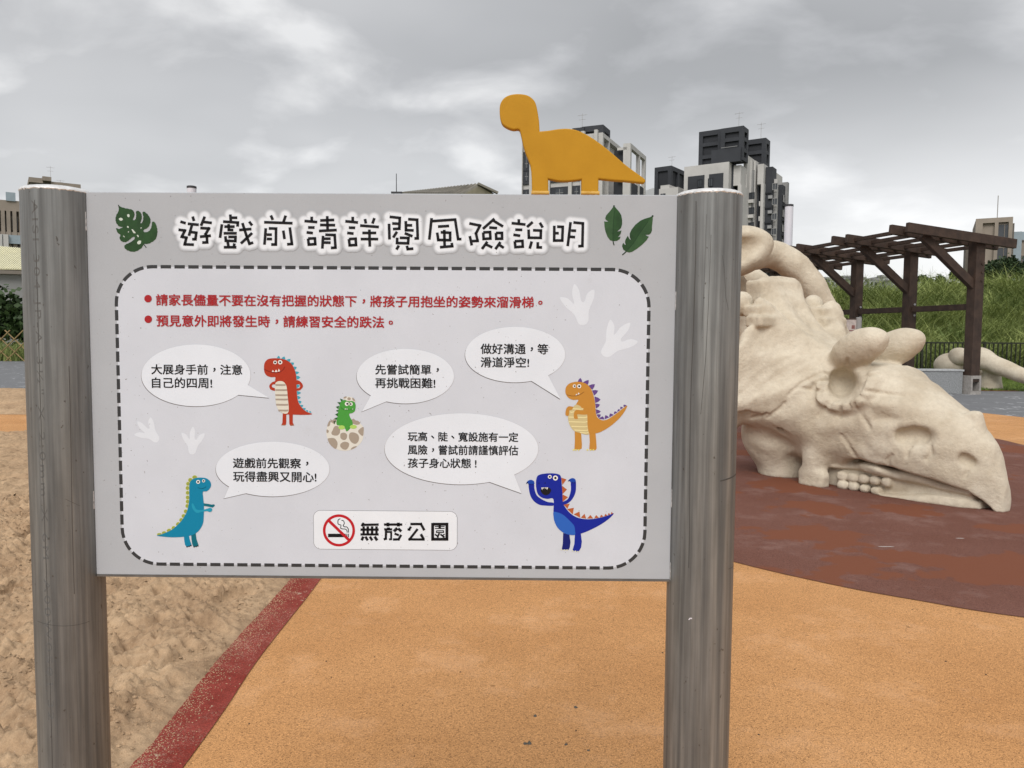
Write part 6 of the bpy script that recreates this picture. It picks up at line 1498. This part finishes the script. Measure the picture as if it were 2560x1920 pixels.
# --- right-hand tan building
b = Bld('apartment_block', 2519, 112, -29, 'tan apartment block with dark square windows behind the trees on the far right')
x0 = b.lx(2427); zt = b.z(2470, 543, 0, 0); zl_ = b.z(2470, 590, 0, 0)
b.box('tower_wall', x0, 0, 0.5, 12, 0, zt, M['tan'])
mb = MB(); W_ = -x0
for q in ((0, W_, zt - .6, zt + .1), (0, .9, 8, zt - .6), (W_ - .5, W_, 8, zt - .6), (W_ * .52, W_ * .62, 8, zt - .6)): mb.box(x0 + q[0], x0 + q[1], 0.0, .5, q[2], q[3])
for k in range(4): mb.box(x0 + .9, -.5, .1, .5, zt - 3.7 - k * 3.4, zt - 3.2 - k * 3.4)
mb.build('band', M['tan'], b.root)
for k in range(4): b.inst('rw', window_fn(b, 2.4, 2.3, 'F', frame='tan2'), x0 + W_ * .79, .42, zt - 3.1 - k * 3.4)
mb = MB(); mb.tube([(x0 + W_ * .6, 2, zt), (x0 + W_ * .6, 2, zt + 3.6)], .06, 5); mb.build('antenna', M['shoe'], b.root)
b.box('left_wing', b.lx(2405, 3), x0, 3, 14, 0, b.z(2415, 581, x0, 3), M['tan2'])
b.box('pale_room', 0.02, b.lx(2543, 4), 4, 10, 0, b.z(2530, 580, 0, 4), M['rail'])
xr = b.lx(2650, 6); b.box('right_wing', 0.5, xr, 6, 18, 0, b.z(2550, 602, 0, 6), M['tan'])
for k in range(3):
    for j in range(4): b.inst('rw2', window_fn(b, 2.6, 1.9, 'F', frame='tan2'), 3 + j * 4.2, 5.95, b.z(2550, 602, 0, 6) - 4.2 - k * 3.4)
b.box('balustrade', .5, xr, 5.6, 5.8, b.z(2550, 602, 0, 6), b.z(2550, 602, 0, 6) + 1.2, M['rail'])

# --- left: tan apartments, cream roof, far tower top
b = Bld('apartment_block', 64, 118, 30, 'brown apartment block with balconies above the cream roof')
x0 = b.lx(-40); x1 = b.lx(120); zt = b.z(20, 500, b.lx(20), 0)
b.box('wall', x0, x1, 1.2, 14, 0, zt, M['tan2'])
mb = MB(); mb.box(x0, x1, 0.6, 1.2, zt - 1.5, zt + .1); mb.box(x0, x1, 0.3, 1.2, zt - 5.2, zt - 4.7)
mb.build('band', M['tan'], b.root)
mb = MB()
for px in (-20, 3, 17, 31, 46, 62, 80): x = b.lx(px); mb.box(x - .25, x + .25, 0.2, 1.25, zt - 9, zt - 1.5)
mb.build('column', M['tan'], b.root)
mb = MB()
for px in (9, 24): x = b.lx(px); mb.box(x - .35, x + .3, -.6, 0.1, zt - 15.5, zt - 5.2)
mb.build('white_column', M['wall_light'], b.root)
for px in (-10, 10, 24, 38, 54, 72):
    for k in range(4): b.inst('lw', window_fn(b, 1.9, 2.2, 'F', frame='tan'), b.lx(px), 1.12, zt - 4.4 - k * 3.5)
b.box('balustrade', b.lx(26), b.lx(50), .4, .6, zt, zt + 1.3, M['rail'])
for k in range(3): b.box('balustrade', b.lx(-40), b.lx(70), -.15, 0.1, zt - 5.5 - k * 3.5 - 1.0, zt - 5.5 - k * 3.5 + .3, M['rail'])
b = Bld('cream_roof_hall', 50, 60, 22, 'hall with a cream ribbed metal roof behind the leafy hedge', cat='hall')
x0, x1 = b.lx(-60), b.lx(140); z1 = b.z(20, 610, 0, 5); z0 = b.z(20, 676, 0, 0)
zA = b.z(-60, 604, x0, 5); zB = b.z(140, 622, x1, 5)
mb = MB(); mb.add([(x0, 0, z0), (x1, 0, z0 + .1), (x1, 9, zB), (x0, 9, zA), (x0, 9, z0 - .3), (x1, 9, z0 - .3)], [(0, 1, 2, 3), (0, 3, 4), (1, 5, 2), (2, 5, 4, 3)])
rf = mb.build('roof', M['cream_roof'], b.root); mb = MB()
n_ = 34
for k in range(n_ + 1):
    t = k / n_; xa_ = x0 + (x1 - x0) * t
    mb.bar((xa_, 0.0, z0 + .1 * t + .03), (xa_, 9, zA + (zB - zA) * t + .03), .09, .09)
mb.build('roof_rib', M['cream_roof'], rf)
b.box('wall', x0 + .3, x1 - .3, .4, 8.8, 0, z0 - .3, M['wall_mid']); b.box('gutter', x0, x1, -.15, 0.0, z0 - .3, z0 - .02, M['tan2'])
b = Bld('far_tower', 140, 210, 34, 'top of a brown tower showing just over the left post cap')
x0, x1 = b.lx(88), b.lx(203); z1 = b.z(120, 444, b.lx(120), 0)
b.box('wall', x0, x1, .6, 14, 0, z1 - .8, M['tan2']); mb = MB()
mb.box(x0 - .3, b.lx(120), 0, 15, z1 - 1.5, z1 - .2); mb.box(b.lx(118), b.lx(140), -1, 14, z1 - .9, z1 + .2); mb.box(b.lx(139), x1 + .9, -.4, 14, z1 - 1.9, z1 - .9)
mb.build('roof_slab', M['tan'], b.root)
for px in (98, 112, 130, 146, 160, 178, 192): b.inst('fw', window_fn(b, 2.0, 1.8, 'F', frame='tan'), b.lx(px), .55, z1 - 4.6)
antenna(b, b.lx(141), 4, z1 - .5, 4.5); antenna(b, b.lx(165), 4, z1 - 1.5, 2.0)
# far low town on the horizon
rt = random.Random(3); spots_ = [(2058, 697, 22), (2088, 701, 26), (2120, 693, 20), (2150, 697, 26), (2185, 700, 24), (2215, 694, 12), (2245, 702, 22)]
for i, (px, py, w_) in enumerate(spots_):
    Y = 260 + 12 * (i % 3); p_ = at(px, py, Y); wd = w_ / FPX * Y
    lab = ['pale far block on the horizon, first from the rib arch', 'low wide far building with two roof boxes behind the long grass', 'far slim pale building with a flat deck roof', 'far grey-white block beside the second pergola post', 'low far shed-like block between the pergola posts', 'narrow far block with a tall chimney box', 'broad pale far block nearest the middle pergola post'][i]
    r = empty('far_building', (p_.x, Y, 0), label=lab, cat='building', group='far low town on the horizon')
    mb = MB(); mb.box(-wd / 2, wd / 2, 0, 12, 0, p_.z); mb.build('wall', M['far_town'], r)
    mb = MB(); mb.box(-wd / 2 - .3, wd / 2 + .3, -.3, 12, p_.z + .01, p_.z + .6)
    if i % 2: mb.box(-wd * .3, -wd * .1, 2, 6, p_.z + .6, p_.z + 1.2); mb.box(wd * .1, wd * .25, 2, 6, p_.z + .6, p_.z + 1.1)
    mb.build('roof', M['wall_mid'], r); mb = MB()
    for k in range(max(2, int(wd / 1.6))): x = -wd / 2 + .6 + k * 1.5; mb.box(x, x + .8, -.1, 0.0, p_.z - 1.8, p_.z - .7)
    mb.build('window', M['glass'], r)

# ------------------------------------------------------------------ vegetation
def bank_z(X, Y):                                 # the grassy bank behind the bar fence
    up = np.clip((Y - 25.9) / 9.5, 0, 1); up = up * up * (3 - 2 * up)
    side_ = np.clip((X - 8.0) / 6.0, 0, 1); h = 2.75 + 0.45 * np.clip((X - 17) / 9.0, 0, 1)
    return -0.02 + up * h * side_ + 0.25 * (fbm(X * .35, Y * .35, 3, 77) - .5) * up
xs = np.arange(6, 62, 0.6); ys = np.arange(25.8, 60, 0.6); X, Y = np.meshgrid(xs, ys, indexing='ij')
Zb = bank_z(X, np.minimum(Y, 36)) ; nx, ny = X.shape
ii, jj = np.meshgrid(np.arange(nx - 1), np.arange(ny - 1), indexing='ij'); a = (ii * ny + jj).ravel()
npmesh('grass_bank', np.stack([X.ravel(), Y.ravel(), Zb.ravel()], 1), np.stack([a, a + ny, a + ny + 1, a + 1], 1), M['soil'], kind='structure')
def blades(name, P, L, W, lean, tint, mt, seg=4, label=None, seed=0, clumpdir=None, cat=None):
    n = len(P); r = np.random.default_rng(seed); a = r.uniform(0, 2 * PI, n) if clumpdir is None else clumpdir
    dx, dy = np.cos(a), np.sin(a); t = np.linspace(0, 1, seg + 1)
    # arching midrib
    hor = lean[:, None] * (t[None] ** 2.0) * L[:, None]; ver = L[:, None] * (t[None] - 0.42 * np.minimum(lean, 1.3)[:, None] * t[None] ** 2.6)
    cx = P[:, :1] + dx[:, None] * hor; cy = P[:, 1:2] + dy[:, None] * hor; cz = P[:, 2:3] + ver
    wv = W[:, None] * (1 - t[None] ** 1.6) * .5 + .002
    b_ = r.uniform(0, PI, n); wx, wy = np.cos(b_)[:, None] * wv, np.sin(b_)[:, None] * wv * .5
    V = np.stack([np.stack([cx - wx, cy - wy, cz], -1), np.stack([cx + wx, cy + wy, cz], -1)], 2).reshape(-1, 3)
    base = (np.arange(n) * (seg + 1) * 2)[:, None] + (np.arange(seg) * 2)[None]
    F = np.stack([base, base + 1, base + 3, base + 2], -1).reshape(-1, 4)
    tt = np.repeat(tint, (seg + 1) * 2)
    return npmesh(name, V, F, mt, smooth=False, attrs={'tint': tt}, kind='stuff', label=label, cat=cat)
r = np.random.default_rng(21)
def clumps(n, x0, x1, y0, y1, per, spread):
    cx = r.uniform(x0, x1, n); cy = r.uniform(y0, y1, n); th = r.uniform(0, 2 * PI, n); tn = r.uniform(0, 1, n); hs = r.uniform(.75, 1.25, n)
    X = np.repeat(cx, per) + r.normal(0, spread, n * per); Y = np.repeat(cy, per) + r.normal(0, spread, n * per)
    return X, Y, np.repeat(th, per) + r.normal(0, 1.2, n * per), np.clip(np.repeat(tn, per) * .72 + r.uniform(0, .28, n * per), 0, 1), np.repeat(hs, per)
X, Y, TH, TN, HS = clumps(1500, 10.5, 27, 26.2, 37.0, 40, .20)
k = X / Y > .37; X, Y, TH, TN, HS = X[k], Y[k], TH[k], TN[k], HS[k]; n = len(X)
P = np.stack([X, Y, bank_z(X, Y)], 1); Lb = r.uniform(.8, 1.75, n) * HS
blades('long_grass', P, Lb, r.uniform(.016, .046, n), r.uniform(.35, 1.45, n), TN, M['blade'], 5, 'tall arching silvergrass covering the bank behind the bar fence', 3, TH, 'grass')
n = 900; X = r.uniform(11, 26, n); Y = r.uniform(33.5, 37, n); P = np.stack([X, Y, bank_z(X, Y)], 1)
blades('grass_plumes', P, r.uniform(1.6, 2.3, n), r.uniform(.012, .022, n), r.uniform(.3, 1.0, n), r.uniform(.4, 1, n), M['blade'], 6, 'thin long grass stems arching over the bank crest', 9, None, 'grass')
n = 16000; X = r.uniform(9.5, 17.5, n); Y = r.uniform(19.8, 25.9, n); k = X > 10.3; X, Y = X[k], Y[k]; n = len(X)
sheet('lawn', [(10.3, 20.4), (11.0, 20.4), (12.4, 19.78), (30, 19.78), (30, 26.2), (10.3, 26.2)], -0.004, M['lawn'], kind='structure')
blades('short_grass', np.stack([X, Y, np.full(n, -.01)], 1), r.uniform(.05, .11, n) * np.where(Y > 24.5, 4.5, 1), r.uniform(.010, .02, n), r.uniform(.2, 1, n), r.uniform(0, 1, n), M['blade_short'], 2, 'short lawn grass round the carved bones', 5, None, 'grass')
# left verge
n = 9000; X = r.uniform(-31, -19, n); Y = r.uniform(35.8, 38.2, n)
blades('verge_grass', np.stack([X, Y, np.full(n, -.02)], 1), r.uniform(.35, 1.25, n), r.uniform(.02, .045, n), r.uniform(.2, 1, n), r.uniform(0, .8, n), M['blade'], 3, 'rough grass behind the bamboo lattice fence', 6, None, 'grass')

def leafcloud(name, blobs, n, size, mt, parent, seed=1, flat_=0.5, aspect=0.62):
    """leaf-sized faces spread through the volume of a few uneven lobes"""
    r = np.random.default_rng(seed); B = np.array(blobs, float); wts = B[:, 3] * B[:, 4] * B[:, 5]; idx = r.choice(len(B), n, p=wts / wts.sum())
    v = r.normal(size=(n, 3)); v /= np.linalg.norm(v, axis=1)[:, None]; rad = r.uniform(.35, 1, n) ** .45
    # clumping: pull leaves to twig ends
    nt_ = max(20, n // 26); tw = r.normal(size=(nt_, 3)); tw /= np.linalg.norm(tw, axis=1)[:, None]
    ti = r.integers(0, nt_, n); v = v * .45 + tw[ti] * .75; rr_ = np.repeat(r.uniform(.55, 1.12, nt_)[None], 1, 0)[0][ti]
    P = B[idx, :3] + v * B[idx, 3:6] * (rad * rr_)[:, None]
    a = r.normal(size=(n, 3)); a[:, 2] *= flat_; a /= np.linalg.norm(a, axis=1)[:, None]; c = np.cross(a, r.normal(size=(n, 3))); c /= np.linalg.norm(c, axis=1)[:, None]
    s = size * r.uniform(.55, 1.25, n)[:, None]; a = a * s; c = c * s * aspect
    V = np.stack([P - a, P - c * .9 + a * .1, P + a, P + c * .9 + a * .1], 1).reshape(-1, 3); V[2::4] += 0
    F = np.arange(n * 4).reshape(-1, 4); tint = np.repeat(np.clip(r.uniform(0, 1, nt_)[ti] * .6 + r.uniform(0, .4, n), 0, 1), 4)
    return npmesh(name, V, F, mt, parent, smooth=False, attrs={'tint': tint})
def tree(name, x, y, z, h, w_, label, n=3500, leaf=.16, mt='leaf_far', seed=1, cat='tree', group=None, trunk=.35, lobes=9):
    t = empty(name, (x, y, z), label=label, cat=cat, group=group); rr = random.Random(seed)
    mb = MB(); bl = []
    tp = [(0, 0, -.3), (rr.uniform(-.1, .1) * w_, 0, h * .3), (rr.uniform(-.12, .12) * w_, 0, h * .6), (0, 0, h * .9)]
    mb.tube(tp, [.045 * h * .6, .036 * h * .6, .022 * h * .6, .006 * h], 8)
    for k in range(lobes):
        a = rr.uniform(0, 2 * PI); q = rr.uniform(.25, .95); zz = h * (trunk + (1 - trunk) * rr.uniform(.1, .9)); rad = w_ * .5 * q * (1 - .45 * ((zz / h - .5) * 1.6) ** 2)
        c = (rad * math.cos(a), rad * math.sin(a), zz); bl.append((*c, w_ * rr.uniform(.14, .26), w_ * rr.uniform(.14, .26), h * rr.uniform(.07, .14)))
        mb.tube([(tp[1][0], 0, h * rr.uniform(.25, .5)), (c[0] * .6, c[1] * .6, zz * .88), c], [.016 * h, .010 * h, .004 * h], 6)
    mb.build('trunk', M['bark'], t, smooth=True); leafcloud('crown', bl, n, leaf, M[mt], t, seed); return t
# hedge and creeper-covered bush behind the lattice
hb = [(-28.5 + i * 1.5, 38.6 + .3 * math.sin(i * 2.1), 2.4 + .5 * math.sin(i * 1.7), 1.25, .9, 1.5 + .25 * math.sin(i * 3.1)) for i in range(8)] + [(-28 + i * 1.7, 38.2, 1.6, 1.1, .7, 1.1) for i in range(7)]
hd = empty('leafy_hedge', (0, 0, 0), label='dark broad-leaved hedge between the lattice fence and the cream roof', cat='hedge'); hd.location = (-23, 38.4, 0)
hbl = [(x + 23, y - 38.4, z, a, b_, c) for x, y, z, a, b_, c in hb]
leafcloud('foliage', hbl, 9000, .19, M['leaf_dark'], hd, 4, .6, .75)
mb = MB()
for i in range(9): x = -5.5 + i * 1.35; mb.tube([(x, 0, -.2), (x + .1, 0, 1.2), (x + .3 * math.sin(i), .1, 2.6)], [.09, .07, .03], 6)
mb.build('trunk', M['bark'], hd)
def tz(px, py, Y): p_ = at(px, py, Y); return p_
for i, (px, top, Y, wpx, lab) in enumerate([(2500, 634, 44, 92, 'dark tree crown in front of the tan block windows, beside the pergola roof end'), (2568, 628, 47, 110, 'tall dark tree cut by the right picture edge below the right wing'), (2448, 700, 42, 60, 'low dark bush tree just right of the pergola post on the bank crest')]):
    p_ = tz(px, top, Y); zb_ = 2.0; tree('dark_tree', p_.x, Y, zb_, p_.z - zb_, wpx / FPX * Y, lab, 11000, .105, 'leaf_far', 31 + i, group='dark trees on the bank crest', trunk=.12, lobes=12)
for i, (px, top, Y, wpx, lab) in enumerate([(2308, 678, 40, 46, 'small umbrella-shaped tree on the crest right of the middle pergola post'), (2378, 680, 41, 50, 'small flat-topped tree on the crest left of the near pergola post'), (2345, 690, 43, 60, 'low spreading shrub between the two small crest trees'), (2072, 700, 46, 40, 'far low dark tree beside the rib arch and the horizon')]):
    p_ = tz(px, top, Y); zb_ = 2.2 if i < 3 else 1.6; tree('small_tree', p_.x, Y, zb_, p_.z - zb_, wpx / FPX * Y, lab, 2200 if i < 2 else 3000, .085, 'leaf_far', 51 + i, group='small trees on the bank crest', trunk=.45 if i < 2 else .1, lobes=6)
# trees hidden behind the board, seen only from the side
